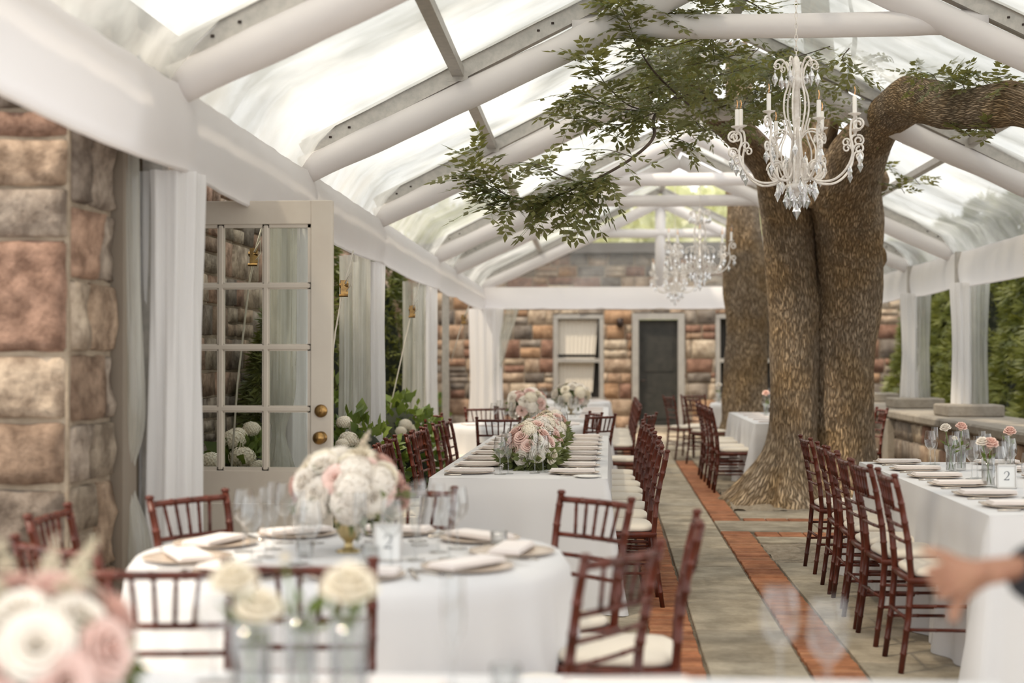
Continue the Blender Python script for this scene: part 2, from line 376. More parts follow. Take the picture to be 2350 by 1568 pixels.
# ------------------------------------------------------------------ stone walls
def stone_patch(mb, f, u0, u1, v0, v1, depth, res=.05, rough=.02):
    g = .005 + random.uniform(0, .006); u0 += g; u1 -= g; v0 += g; v1 -= g
    if u1 - u0 < .03 or v1 - v0 < .03: return
    nu = max(3, min(12, int((u1 - u0) / res))); nv = max(3, min(12, int((v1 - v0) / res))); sd_ = random.uniform(0, 100)
    jit = [random.uniform(-.012, .012) for _ in range(8)]
    def fn(a, b_):
        if 0 < a < 1: a = .035 + (a - 1 / nu) / (1 - 2 / nu) * .93
        if 0 < b_ < 1: b_ = .035 + (b_ - 1 / nv) / (1 - 2 / nv) * .93
        e = min(a, 1 - a, b_, 1 - b_)
        u = u0 + (u1 - u0) * a; v = v0 + (v1 - v0) * b_
        cr_ = abs(a - .5) * 2; cs = abs(b_ - .5) * 2
        if cr_ > .99 and cs > .99: u += -.012 * (1 if a > .5 else -1); v += -.012 * (1 if b_ > .5 else -1)
        u += N3(v * 9, sd_, 0) * .008; v += N3(u * 9, 0, sd_) * .008
        h = 0 if e <= 0 else depth * min(1, .8 + 2 * e) + rough * N3(u, v, sd_, 7) + rough * .5 * N3(u, v, sd_, 19)
        return f(u, v, h)
    mb.grid(fn, nu, nv)
def stone_wall(name, o, du, length, height, outn, hr, wr, material, openings=(), depth=.03, res=.06, z0=0.0, thick=.4, rough=.02):
    o = Vector(o); du = Vector(du).normalized(); nn = Vector(outn).normalized()
    f = lambda u, v, h: o + du * u + Vector((0, 0, v)) + nn * h
    mb = MB(); bk = MB(); v = z0
    while v < height - .02:
        h = min(random.uniform(*hr), height - v)
        if height - v - h < hr[0] * .5: h = height - v
        u = 0.0
        while u < length - .01:
            w_ = min(random.uniform(*wr), length - u)
            if length - u - w_ < wr[0] * .5: w_ = length - u
            segs = [(u, u + w_, v, v + h)]
            if random.random() < .22 and h > .16: q = random.uniform(.4, .6) * h; segs = [(u, u + w_, v, v + q), (u, u + w_, v + q, v + h)]
            for (a, b_, c, d) in segs:
                parts = [(a, b_, c, d)]
                for (ou0, ou1, ov0, ov1) in openings:
                    np_ = []
                    for (a1, b1, c1, d1) in parts:
                        if b1 <= ou0 or a1 >= ou1 or d1 <= ov0 or c1 >= ov1: np_.append((a1, b1, c1, d1)); continue
                        if a1 < ou0: np_.append((a1, ou0, c1, d1))
                        if b1 > ou1: np_.append((ou1, b1, c1, d1))
                        m0, m1 = max(a1, ou0), min(b1, ou1)
                        if c1 < ov0: np_.append((m0, m1, c1, ov0))
                        if d1 > ov1: np_.append((m0, m1, ov1, d1))
                    parts = np_
                for pp in parts: stone_patch(mb, f, *pp, depth, res, rough)
            u += w_
        v += h
    us = sorted({0, length, *[q for op in openings for q in op[:2]]}); vs_ = sorted({z0, height, *[q for op in openings for q in op[2:]]})
    for a, b_ in zip(us, us[1:]):
        for c, d in zip(vs_, vs_[1:]):
            mu, mv = (a + b_) / 2, (c + d) / 2
            if any(op[0] < mu < op[1] and op[2] < mv < op[3] for op in openings): continue
            P = [f(a, c, .004), f(b_, c, .004), f(b_, d, .004), f(a, d, .004), f(a, c, -thick), f(b_, c, -thick), f(b_, d, -thick), f(a, d, -thick)]
            bk.add(P, [(0, 1, 2, 3), (7, 6, 5, 4), (0, 4, 5, 1), (1, 5, 6, 2), (2, 6, 7, 3), (3, 7, 4, 0)])
    w0 = bk.build(name, M['mortar'], smooth=False); struct(w0)
    mb.build('stone_facing', material, w0); return w0
YB = 28.5
wb = stone_wall('wall_back', (-5.2, YB, 0), (1, 0, 0), 14, 3.55, (0, -1, 0), (.2, .38), (.25, .6), M['stoneb'],
    openings=[(4.07, 5.07, .57, 2.34), (5.64, 6.68, 0, 2.36), (7.30, 8.55, .57, 2.34)], depth=.03, res=.09)
MB().box((1.8, YB + .1, 3.66), (14.3, .75, .20)).build('roof_edge', M['slate'], wb, smooth=False)
random.seed(21)
stone_wall('wall_left', (-2.14, 5.5, 0), (-1, 0, 0), 1.6, 3.1, (0, -1, 0), (.26, .46), (.34, .62), M['stone'], depth=.035, res=.035, thick=.02, rough=.03)
stone_wall('wall_left_return', (-2.14, 5.5, 0), (0, 1, 0), .46, 3.1, (1, 0, 0), (.24, .42), (.16, .34), M['stone'], depth=.035, res=.035, thick=.6, rough=.03)
stone_wall('wall_left_wing', (-2.95, 7.55, 0), (0, 1, 0), 4.3, 3.3, (1, 0, 0), (.16, .3), (.2, .45), M['stone'], openings=[(.25, .95, .75, 2.2)], depth=.03, res=.06)
stone_wall('wall_left_garden', (-4.3, 11.6, 0), (0, 1, 0), 16.9, 3.5, (1, 0, 0), (.2, .36), (.25, .6), M['stoneb'], depth=.03, res=.09)
stone_wall('wall_left_corner', (-2.97, 11.85, 0), (-1, 0, 0), 1.4, 3.3, (0, 1, 0), (.2, .3), (.2, .5), M['stone'], depth=.03, res=.1, thick=.05)
# doorway behind the first curtain
t = MB().box((-2.25, 6.05, 1.5), (.34, .18, 3.0)); t.box((-2.35, 6.8, 2.75), (.3, 1.4, .5)); t.box((-2.75, 7.5, 1.5), (.62, .1, 3.0))
struct(t.build('trim_1', M['jamb'], smooth=False))
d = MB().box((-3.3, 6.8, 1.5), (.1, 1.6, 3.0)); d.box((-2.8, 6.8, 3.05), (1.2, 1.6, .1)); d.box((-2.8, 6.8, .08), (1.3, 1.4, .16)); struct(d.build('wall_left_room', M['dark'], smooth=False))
struct(MB().box((-2.08, 6.8, .07), (.36, 1.3, .14)).build('trim_2', M['concrete'], smooth=False))
# window in the wing wall
wf = thing('window_3', (-2.97, 8.15, 1.47)); struct(wf)
f_ = MB()
for (y, z, sy, sz) in ((0, .70, .74, .07), (0, -.70, .74, .07), (-.34, 0, .07, 1.45), (.34, 0, .07, 1.45), (0, 0, .68, .05)): f_.box((0, y, z), (.08, sy, sz))
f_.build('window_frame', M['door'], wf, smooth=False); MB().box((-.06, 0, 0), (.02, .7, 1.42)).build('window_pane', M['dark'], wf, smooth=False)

# ------------------------------------------------------------------ back facade: window, door, window
def far_window(name, x0, x1, z0, z1, blinds):
    r = thing(name, ((x0 + x1) / 2, YB + .06, z0)); struct(r); wd, ht = x1 - x0, z1 - z0
    f_ = MB()
    for (x, z, sx, sz) in ((0, ht - .04, wd, .09), (0, .05, wd + .1, .10), (-wd / 2 + .04, ht / 2, .09, ht - .16), (wd / 2 - .04, ht / 2, .09, ht - .16), (0, ht * .48, wd - .17, .08)):
        f_.box((x, 0, z), (sx, .16 if sx > .1 else .15, sz))
    f_.build('window_frame', M['greytrim'], r, smooth=False)
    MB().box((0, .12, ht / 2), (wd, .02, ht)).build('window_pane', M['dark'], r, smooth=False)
    if blinds:
        def fn(u, v):
            x = -wd / 2 + .08 + (wd - .2) * u * (1 - .14 * max(0, v - .02)); z = ht - .1 - (ht - .25) * v
            return (x, .05 + .008 * sin(u * 60), z)
        MB().grid(lambda u, v: fn(u, v * .46), 60, 8).grid(lambda u, v: fn(u, .50 + v * .46), 60, 8).build('roller_blind', M['blind'], r)
far_window('window_1', -1.13, -.13, .57, 2.34, True)
far_window('window_2', 2.10, 3.35, .57, 2.34, False)
dr = thing('door_1', (.96, YB + .05, 0)); struct(dr)
f_ = MB()
for (x, z, sx, sz) in ((0, 2.30, 1.04, .12), (-.455, 1.12, .13, 2.238), (.455, 1.12, .13, 2.238)): f_.box((x, -.02, z), (sx, .18, sz))
f_.build('door_frame', M['greytrim'], dr, smooth=False)
d_ = MB().box((0, .06, 1.13), (.80, .05, 2.2))
for z in (.55, 1.6): d_.box((0, .03, z), (.60, .02, .8 if z > 1 else .6))
d_.build('door_panel', M['doordark'], dr, smooth=False)
MB().tube([(-.34, 0, 1.02), (-.34, -.07, 1.02), (-.24, -.08, 1.02)], .014).build('door_handle', M['iron'], dr)
struct(MB().box((.96, YB - .25, .06), (1.3, .45, .12)).build('trim_3', M['concrete'], smooth=False))
o = MB().box((.2, YB - .06, 2.18), (.12, .12, .16)).lathe([(.02, 0), (.05, .02), (.06, .1), (.03, .14)], 10, (.2, YB - .14, 2.1)).build('wall_lantern', M['iron'])
tag(o, 'small black lantern on the far stone wall left of the dark door', 'lantern')

# ------------------------------------------------------------------ low stone wall on the right
lw = thing('low_stone_wall', T(4.15, 16, 0), TA)
tag(lw, 'low stone garden wall with concrete coping along the right side of the tent', 'wall')
mb = MB(); random.seed(5)
v = 0
for row, h in enumerate((.22, .26, .22)):
    u = -8.0
    while u < 9:
        w_ = random.uniform(.2, .55); stone_patch(mb, lambda a, b_, h_: Vector((-.38 - h_, -a, b_)), -u - w_, -u, v, v + h, .03, .08); u += w_
    v += h
mb.build('stone_facing', M['stoneb'], lw)
MB().box((0, .5, .36), (.76, 17, .70)).build('wall_core', M['mortar'], lw, smooth=False)
c_ = MB()
y = -8.0
while y < 9: c_.cbox((-.02, y + .6, .77), (.92, 1.18, .10), .02); y += 1.2
c_.build('coping', M['concrete'], lw, smooth=False)
for yy in (-2.2 - 2.5, -.05, 2.55, 5.2):
    MB().cbox((.02, yy, .885), (.62, .62, .13), .015).build('pier_cap', M['concrete'], lw, smooth=False)
for yy in (2.0, 4.4):
    MB().cbox((-.44, yy, .36), (.10, .42, .70), .01).build('pier', M['concrete'], lw, smooth=False)

# ------------------------------------------------------------------ tent
def tentobj(mb, name, material, label, cat, group=None, smooth=True, parent=None):
    o = mb.build(name, material, parent, smooth)
    if not parent: tag(o, label, cat, group)
    return o
# roof panels
ceil = thing('ceiling'); struct(ceil)
def panel(xa, xb, ya, yb, wrk=.0):
    def fn(u, v):
        x = xa + (xb - xa) * u; y = ya + (yb - ya) * v
        sag = -.05 * sin(pi * v) * sin(pi * min(1, u)) + .008 * N3(x * 3, y * 9, 1)
        if wrk: sag += -wrk * abs(sin(9 * (v - u * .8))) * (1 - u) * .5
        return T(x, y, roofz(x) + (RB + .05) * min(1, abs(x - (XL if xa < XM else XR)) / .15) + sag)
    MB().grid(fn, 28, 40).build('roof_panel', M['vinyl'], ceil)
Ys = [1.2, 3.6] + RAF
for i in range(len(Ys) - 1):
    a, b_ = Ys[i] + .05, Ys[i + 1] - .05
    if i == 4 or i == 6:   # opening where the trees pass
        panel(XL, .55 if i == 4 else XM, a, b_); panel(XR, 2.95, a, b_, .06)
        if i == 4: pass
        continue
    panel(XL, XM, a, b_); panel(XR, XM, a, b_, .05 if i in (3, 4) else 0)
# small clear gable at the far end
MB().add([T(XL, 24.2, ZE), T(XR, 24.2, ZE), T(XM, 24.2, ZR)], [(0, 1, 2)]).build('gable_panel', M['gable'], ceil)
for i, y in enumerate(Ys):
    if i < 1: continue
    r = thing('tent_rafter', T(0, 0, 0))
    nm = 'at the far gable' if i == len(Ys) - 1 else ['', 'overhead at the very near end', 'meeting the eave above the first curtain', 'carrying the near collar beam', 'carrying the collar beam before the trunk', 'carrying the third collar beam', 'carrying the fourth collar beam'][i]
    tag(r, 'sloping aluminium roof rafter wrapped in white cloth, ' + nm, 'rafter', 'wrapped rafters of the clear tent')
    for sgn, xe in ((1, XL), (-1, XR)):
        b1 = MB()
        L = [T(xe, y, roofz(xe) + RB), T(XM, y, ZR + RB)]
        dr_ = (L[1] - L[0]); ln = dr_.length; ang = math.atan2(dr_.z, (dr_.xy).length)
        Mx = Matrix.Rotation(TA + (0 if sgn > 0 else pi), 3, 'Z') @ Matrix.Rotation(-ang, 3, 'Y')
        b1.box((L[0] + L[1]) / 2, (ln, .085, .11), M=Mx)
        b1.build('aluminium_beam', M['alu'], r, smooth=False)
        # keder rail lip and bolts
        b2 = MB().box((L[0] + L[1]) / 2 + Vector((0, 0, .06)), (ln, .13, .015), M=Mx).build('edge_rail', M['alu'], r, smooth=False)
        for q in (.06, .1, .5, .53):
            p = L[0].lerp(L[1], q) + T(0, -.045, 0); MB().lathe([(.0, -.006), (.009, -.006), (.009, .006), (0, .006)], 8, p).build('bolt', M['iron'], r)
        n_ = 40; pts = []; rr = []
        for q in range(n_ + 1):
            t_ = q / n_; x = xe + (XM - xe) * t_
            pts.append(T(x, y, roofz(x) + .0 - .075 * sin(pi * min(1, t_ * 1.3) * .5) + .006 * N3(t_ * 8, i, sgn))); rr.append((.094 if i > 1 else .108) * (1 + .10 * N3(t_ * 9, i * 3, sgn) ))
        MB().tube(pts, rr, 18, sx=.95).build('cloth_wrap', M['tube'], r)
    if 3 <= i <= 7:
        x0 = XL + (ZC - ZE) / SL; x1 = 2 * XM - x0; n_ = 30; zc = ZC if i < 7 else ZC
        yc = y + .03
        pts = [T(x0 - .1 + (x1 - x0 + .2) * q / n_, yc, zc - .01 * sin(pi * q / n_)) for q in range(n_ + 1)]
        cb = MB().tube(pts, [.078 + .006 * N3(q * .4, i, 0) for q in range(n_ + 1)], 18).build('collar_beam', M['tube'])
        tag(cb, ['horizontal white cloth-wrapped collar beam nearest the camera, above the chandelier', 'horizontal white collar beam half hidden by leaves above the trunk fork', 'horizontal white collar beam, upper of the two far ones', 'horizontal white collar beam, lower of the two far ones', 'white horizontal bar across the far gable'][i - 3], 'beam', 'collar beams')
# diagonal braces and king posts
kb = MB().tube([T(XM, 24.25, ZE), T(XM, 24.25, ZR - .1)], .09, 14).build('king_post', M['tube']); tag(kb, 'white wrapped vertical post in the far gable', 'post')
for i, y in enumerate(RAF[1:5]):
    b_ = MB()
    for s_ in (-1, 1): b_.tube([T(XM + s_ * .9, y + .1, ZC + .02), T(XM + s_ * .06, y + .02, ZR - .05)], .022, 8)
    tag(b_.build('roof_brace', M['alu']), 'thin diagonal braces under the ridge above the %s collar beam' % ORD[i], 'brace', 'ridge braces')
for s_, xp in ((0, -.845), (1, 2 * XM + .845)):
    p = MB(); 
    for a, b_ in zip(Ys, Ys[1:]):
        A, B = T(xp, a + .03, roofz(xp) + RB), T(xp, b_ - .03, roofz(xp) + RB); c = (A + B) / 2
        p.box(c, ((.075), (B - A).length, .06), rz=TA)
        for q in (A, B): p.box(q + Vector((.0, 0, -.035)), (.13, .03, .05), rz=TA)
    tag(p.build('purlin', M['alu'], smooth=False), 'grey aluminium purlin bars crossing the %s roof slope' % ('left' if s_ == 0 else 'right'), 'purlin')
rd = MB()
for a, b_ in zip(Ys, Ys[1:]): c = T(XM, (a + b_) / 2, ZR + RB + .0); rd.box(c, (.09, b_ - a - .1, .07), rz=TA)
tag(rd.build('ridge_bar', M['alu'], smooth=False), 'grey aluminium ridge bar along the top of the tent', 'beam')
for s_, xe in (('left', XL), ('right', XR)):
    eb = MB(); c = T(xe + (-.07 if s_ == 'left' else .07), 12.7, ZE - .05); eb.box(c, (.10, 23.2, .10), rz=TA)
    tag(eb.build('eave_beam', M['alu'], smooth=False), 'grey aluminium eave beam hidden behind the %s white valance' % s_, 'beam')
# valances
def valance(side):
    xe = XL + .03 if side == 'left' else XR - .03; sg = 1 if side == 'left' else -1
    def fn(u, v):
        y = 1.2 + (24.2 - 1.2) * u
        k = 0
        for a, b_ in zip(Ys, Ys[1:]):
            if a <= y <= b_: k = sin(pi * (y - a) / (b_ - a))
        bot = 2.295 - .03 * k if side == 'left' else 2.275 - .02 * k
        top = ZE - .005
        z = top + (bot - top) * v
        bulge = .02 * v + .03 * sin(pi * min(1, v * 1.05)) + .012 * N3(y * 1.3, z * 2, 5) + .01 * N3(y * 5, z * 1.2, 9)
        near = min(abs(y - q) for q in Ys); bulge += .014 * math.exp(-(near / .14) ** 2)
        return T(xe + sg * bulge, y, z)
    def back(u, v): 
        p = fn(u, 1 - v); q = T(xe - sg * .10, 1.2 + 23 * u, ZE + .03 - .38 * (1 - v)); return p * .0 + q
    mb = MB().grid(fn, 420, 14)
    def under(u, v):
        a = Vector(fn(u, 1)); q = T(xe - sg * .015, 1.2 + 23 * u, a.z + .02); return a.lerp(q, v) - Vector((0, 0, .02 * sin(pi * v)))
    mb.grid(under, 420, 3)
    o = mb.build('valance', M['valance']); tag(o, 'long white fabric valance hanging along the %s eave of the tent' % side, 'valance', None)
valance('left'); valance('right')
def fn(u, v):
    x = XL + .05 + (XR - XL - .1) * u; z = ZE - .0 + (2.31 - .02 * abs(sin(u * 6 * pi)) - ZE) * v
    return T(x, 24.12 - .04 * sin(pi * v) - .012 * N3(x * 2.2, z * 2, 4), z)
o = MB().grid(fn, 120, 8).grid(lambda u, v: T(XL + (XR - XL) * u, 24.1 + .15 * v, 2.30), 60, 1).build('valance', M['valance']); tag(o, 'white fabric valance across the far end of the tent', 'valance')
# curtains
def curtain(px, py, rx, ry, z0, z1, nf, kind, label, group, lean=(0, 0), cinch=None, seed=0, flare=.25, tx=0):
    x, y = px, py
    def fn(u, v):
        z = z0 + (z1 - z0) * v; a = 2 * pi * u; h = 1 - v
        k = 1 + flare * h - (.12 * sin(pi * v))
        if cinch:
            cz, cw = cinch; k *= 1 - .62 * math.exp(-((z - cz) / .16) ** 2); k *= 1
        pl = 1 + .13 * sin(nf * a + 2.5 * N3(z * .7, seed, 0)) + .05 * sin(2.3 * nf * a + seed) + .05 * N3(cos(a) * 2, z * 1.5, seed)
        return T(x + lean[0] * h + rx * k * pl * cos(a), y + lean[1] * h + ry * k * pl * sin(a), z)
    o = MB().grid(fn, 96, 36, True).build('curtain', M[kind]); tag(o, label, 'curtain', group); return o
# left side
WC, VC = 'white pole curtains', 'gathered clear vinyl curtains'
curtain(XL - .045, 6.36, .13, .15, .0, 2.29, 9, 'drape', 'tall white curtain round the near left tent pole before the open door', WC, seed=1, flare=.12)
curtain(-2.07, 6.1, .09, .10, .05, 2.38, 7, 'vinylc', 'crumpled clear vinyl curtain beside the stone pier on the near left', VC, seed=2, cinch=(.92, .1), lean=(.05, .05), flare=.2)
curtain(XL - .10, 9.2, .13, .15, .0, 2.3, 9, 'drape', 'white curtain round the second left pole, just right of the open door', WC, seed=3, flare=.15)
curtain(XL - .10, 8.85, .10, .12, .0, 2.32, 7, 'vinylc', 'clear vinyl curtain tied back beside the second left pole', VC, seed=4, cinch=(.98, .1), flare=.1)
curtain(XL - .10, 12.45, .13, .16, .0, 2.3, 9, 'drape', 'white curtain round the third left pole', WC, seed=5)
curtain(XL - .10, 11.75, .11, .24, .0, 2.3, 9, 'vinylc', 'broad clear vinyl curtain gathered before the third left pole', VC, seed=6, flare=.3)
curtain(XL - .10, 16.8, .13, .2, .0, 2.3, 9, 'drape', 'white curtain round the fourth left pole', WC, seed=7)
curtain(XL - .08, 15.6, .11, .26, .0, 2.3, 9, 'vinylc', 'clear vinyl curtain gathered before the fourth left pole', VC, seed=8)
curtain(XL + .1, 24.0, .26, .12, .0, 2.3, 10, 'drape', 'white curtain at the far left corner of the tent', WC, seed=9, flare=.1)
curtain(XL + .55, 24.0, .10, .08, 1.0, 2.3, 6, 'vinylc', 'clear vinyl curtain pulled sideways at the far left corner', VC, seed=10, lean=(-.35, 0), flare=-.3)
# right side (on the low wall)
curtain(XR - .08, 16.15, .13, .13, .95, 2.3, 8, 'drape', 'white curtain standing on the nearer visible pier cap on the right', WC, seed=11, flare=-.05)
curtain(XR + .07, 16.1, .12, .10, .95, 2.3, 8, 'vinylc', 'clear vinyl curtain right of the white one on the nearer pier cap', VC, seed=12, flare=-.15)
curtain(XR - .08, 18.75, .13, .13, .95, 2.3, 8, 'drape', 'white curtain on the farther visible pier cap, right of the trunk', WC, seed=13, flare=-.05)
curtain(XR + .06, 18.7, .10, .10, .95, 2.3, 8, 'vinylc', 'clear vinyl curtain behind the white curtain on the farther pier cap', VC, seed=14, flare=-.15)
# poles
for i, y in enumerate(RAF):
    for s_, xe, z0 in (('left', XL, 0), ('right', XR, 0 if i < 3 or i > 4 else .95)):
        yy = (y if i != 0 else 6.3) if s_ == 'left' or i < 3 else y - .45 + (.15 if i == 4 else 0)
        o = MB().box(T(xe + (-.10 if s_ == 'left' else -.04), yy, (z0 + ZE) / 2), (.09, .09, ZE - z0), rz=TA).build('tent_pole', M['alu'], smooth=False)
        tag(o, 'aluminium tent pole inside the %s curtain on the %s side' % (ORD[i], s_), 'pole', 'tent poles')
# ratchet straps
def strap(pts, rp, label):
    r = thing('ratchet_strap', pts[0]); tag(r, label, 'strap', 'tie-down straps on the left of the tent')
    o0 = pts[0]; P = [p - o0 for p in pts]
    MB().tube(P, .016, 6, sx=.35).build('webbing', M['strap'], r)
    q = rp - o0; b_ = MB().box(q, (.05, .035, .11), rz=.3); b_.tube([q + Vector((-.03, 0, .02)), q + Vector((.03, 0, .02))], .018, 8); b_.tube([q + Vector((-.03, -.02, -.05)), q + Vector((.03, -.02, -.05))], .010, 8)
    b_.build('ratchet_buckle', M['brass'], r, smooth=False)
    MB().tube([q + Vector((.01, -.02, .03)), q + Vector((.05, -.03, .10)), q + Vector((.055, -.03, .02)), q + Vector((.02, -.02, -.02))], .008, 6, sx=.4).build('strap_tail', M['strap'], r)
strap([at(602, 520, 8.9), at(590, 560, 8.9), at(572, 650, 9.0), at(545, 880, 9.05), at(530, 1090, 9.1)], at(582, 590, 8.9), 'white tie-down strap with brass ratchet seen through the door glass')
strap([at(811, 575, 9.6), at(788, 660, 9.6), at(770, 760, 9.7), at(735, 1040, 9.8)], at(790, 662, 9.6), 'white tie-down strap just right of the open door edge')
strap([at(962, 650, 13.0), at(944, 720, 13.0), at(905, 895, 13.1), at(880, 1010, 13.2)], at(946, 715, 13.0), 'white tie-down strap between second and third left poles')
strap([at(1078, 698, 17.3), at(1062, 735, 17.3), at(1035, 830, 17.4)], at(1064, 733, 17.3), 'short white tie-down strap near the far left corner')

# ------------------------------------------------------------------ open French door
dY = 7.45; xr = at(764, 800, dY).x; DW = .96; z0 = .2; z1 = at(600, 462, dY).z
dd = thing('french_door', (xr - DW, dY, z0)); tag(dd, 'open cream glazed door with brass knobs beside the near left curtain', 'door')
DH = z1 - z0; ST = .115
k = FPX / (dY * .9976 + .0688 * 1.7)
fr = MB(); zt = DH - .125; zb = at(600, 1080, dY).z - z0
fr.cbox((ST / 2, 0, DH / 2), (ST, .045, DH), .003); fr.cbox((DW - ST / 2, 0, DH / 2), (ST, .045, DH), .003)
fr.cbox((DW / 2, 0, DH - .0625), (DW - 2 * ST, .044, .125), .003); fr.cbox((DW / 2, 0, zb / 2), (DW - 2 * ST, .044, zb), .003)
fr.build('door_frame', M['door'], dd, smooth=False)
mu = MB(); nr, nc = 4, 3; pw = (DW - 2 * ST) / nc; ph = (zt - zb) / nr
for c in range(1, nc):
    mu.cbox((ST + pw * c, 0, (zt + zb) / 2), (.034, .036, zt - zb), .008)
for r_ in range(1, nr): mu.cbox((DW / 2, 0, zb + ph * r_), (DW - 2 * ST, .037, .034), .008)
for c in range(nc):
    for r_ in range(nr):
        x0_, x1_, y0_, y1_ = ST + pw * c, ST + pw * (c + 1), zb + ph * r_, zb + ph * (r_ + 1)
        for (x, z, sx, sz) in ((x0_ + .008, (y0_ + y1_) / 2, .02, ph), (x1_ - .008, (y0_ + y1_) / 2, .02, ph), ((x0_ + x1_) / 2, y0_ + .008, pw, .02), ((x0_ + x1_) / 2, y1_ - .008, pw, .02)):
            mu.box((x, 0, z), (sx, .028, sz))
mu.build('muntin_bars', M['door'], dd, smooth=False)
for c in range(nc):
    for r_ in range(nr): MB().box((ST + pw * (c + .5), 0, zb + ph * (r_ + .5)), (pw - .02, .004, ph - .02)).build('glass_pane', M['pane'], dd, smooth=False)
lp = MB().cbox((DW / 2, -.012, zb * .45), (DW - 2 * ST - .16, .03, zb * .6), .012).build('lower_panel', M['door'], dd, smooth=False)
def toM(v): return Matrix.Translation(v) @ Matrix.Rotation(pi / 2, 4, 'X')
kx = DW - ST / 2 - .0; zk = at(735, 1004, dY).z - z0; zl = at(735, 943, dY).z - z0
g = MB().lathe([(0, 0), (.033, 0), (.033, .005), (.014, .012), (.014, .03), (.030, .042), (.034, .058), (.022, .072), (0, .076)], 20)
o = inst('door_knob', g.mesh('door_knob', M['brass']), dd, toM(Vector((kx, -.022, zk))))
g = MB().lathe([(0, 0), (.034, 0), (.034, .014), (.024, .02), (.012, .022), (0, .022)], 20).box((0, 0, .03), (.008, .034, .016))
inst('deadbolt', g.mesh('deadbolt', M['brass']), dd, toM(Vector((kx, -.022, zl))))
cl = MB().tube([(.12, -.03, DH + .0), (.10, -.03, DH + .05), (-.1, .05, DH + .08)], .012, 8).box((.12, -.02, DH + .01), (.06, .05, .05)); cl.build('door_stay', M['iron'], dd)
for z in (.3, 1.2, DH - .3): MB().box((0, .01, z), (.03, .04, .1)).build('hinge', M['brass'], dd, smooth=False)
# ------------------------------------------------------------------ trees
def catmull(P, sub):
    out = []; n = len(P)
    for i in range(n - 1):
        p0, p1, p2, p3 = P[max(i - 1, 0)], P[i], P[i + 1], P[min(i + 2, n - 1)]
        for k in range(sub):
            t = k / sub; out.append([.5 * (2 * b + (c - a) * t + (2 * a - 5 * b + 4 * c - d) * t * t + (-a + 3 * b - 3 * c + d) * t ** 3) for a, b, c, d in zip(p0, p1, p2, p3)])
    out.append(list(P[-1])); return out
def limb(name, px, parent, n=64, sub=14, flare=0, seed=0, rough=.06, mat_=None, world=False):
    P = [(*(Vector(p[:3]) if world else at(p[0], p[1], p[2])), p[3]) for p in px]; P = catmull(P, sub); m = len(P)
    vs = []; uv = []; up = Vector((0, -1, 0)); L = 0
    for i, q in enumerate(P):
        c = Vector(q[:3]); r = q[3]; t = (Vector(P[min(i + 1, m - 1)][:3]) - Vector(P[max(i - 1, 0)][:3])).normalized()
        if i: L += (c - Vector(P[i - 1][:3])).length
        up = (up - t * up.dot(t)).normalized(); s = t.cross(up)
        for k in range(n + 1):
            a = 2 * pi * k / n; d = s * cos(a) + up * sin(a)
            rr = r * (1 + rough * 1.6 * N3(d.x * 1.2 + seed, d.y * 1.2, c.z * 1.3) + rough * .8 * N3(d.x * 3 + seed, d.y * 3, c.z * 3))
            rr += r * .022 * N3(cos(a) * 13 * r / .3, sin(a) * 13 * r / .3, c.z * 5 + seed)
            if flare and c.z < .7:
                h = max(0, (.7 - c.z) / .7); rr += flare * h ** 2.2 * (.45 + .8 * abs(cos(a * 3.5 + seed)) + .35 * N3(a * 2, seed, 0))
            vs.append(c + d * rr); uv.append((a / (2 * pi) * 2 * pi * .32 * (1 if r > .2 else .7), L))
    fs = []
    for i in range(m - 1):
        for k in range(n): fs.append((i * (n + 1) + k, i * (n + 1) + k + 1, (i + 1) * (n + 1) + k + 1, (i + 1) * (n + 1) + k))
    me = bpy.data.meshes.new(name); me.from_pydata([tuple(v) for v in vs], [], fs)
    me.polygons.foreach_set('use_smooth', [True] * len(me.polygons)); ul = me.uv_layers.new(name='UVMap')
    for lp_ in me.loops: ul.data[lp_.index].uv = uv[lp_.vertex_index]
    me.materials.append(mat_ or M['bark']); o = bpy.data.objects.new(name, me); C.objects.link(o); o.parent = parent; return o
tr = thing('ash_tree'); tag(tr, 'large double-trunked ash tree growing up through the tent, limb reaching right', 'tree')
limb('trunk', [(1905, 1165, 14.95, .48), (1915, 1110, 14.95, .38), (1930, 1030, 14.9, .335), (1937, 900, 14.85, .315), (1940, 800, 14.8, .31), (1946, 700, 14.7, .33), (1950, 620, 14.55, .335), (1948, 530, 14.3, .34), (1945, 440, 13.9, .335), (1970, 360, 13.35, .27), (2008, 300, 12.85, .20), (2050, 252, 12.05, .165), (2095, 222, 11.4, .155)], tr, 96, 16, .30, 1.0)
limb('limb', [(2038, 266, 12.15, .165), (2090, 228, 11.4, .18), (2130, 232, 10.9, .17), (2175, 250, 10.5, .142), (2235, 250, 10.15, .135), (2300, 242, 9.8, .145), (2350, 240, 9.6, .14), (2460, 290, 9.4, .12), (2600, 360, 9.2, .09), (2780, 380, 9.0, .06), (2960, 370, 8.8, .025)], tr, 64, 12, 0, 2.0, .12)
limb('trunk', [(1815, 1160, 14.7, .40), (1812, 1100, 14.7, .30), (1818, 1010, 14.7, .255), (1822, 900, 14.7, .245), (1822, 800, 14.7, .25), (1822, 700, 14.65, .255), (1815, 620, 14.55, .26), (1808, 530, 14.35, .265), (1796, 455, 14.1, .24), (1768, 390, 13.8, .17), (1725, 335, 13.4, .15), (1680, 290, 13.0, .135), (1630, 250, 12.6, .11), (1570, 190, 12.0, .07)], tr, 80, 16, .34, 3.7)
limb('limb', [(1860, 470, 14.2, .22), (1872, 380, 14.1, .19), (1880, 250, 14.0, .16), (1882, 150, 13.9, .145), (1872, 40, 13.8, .135), (1860, -150, 13.8, .11), (1850, -500, 13.8, .06)], tr, 48, 10, 0, 5.0)
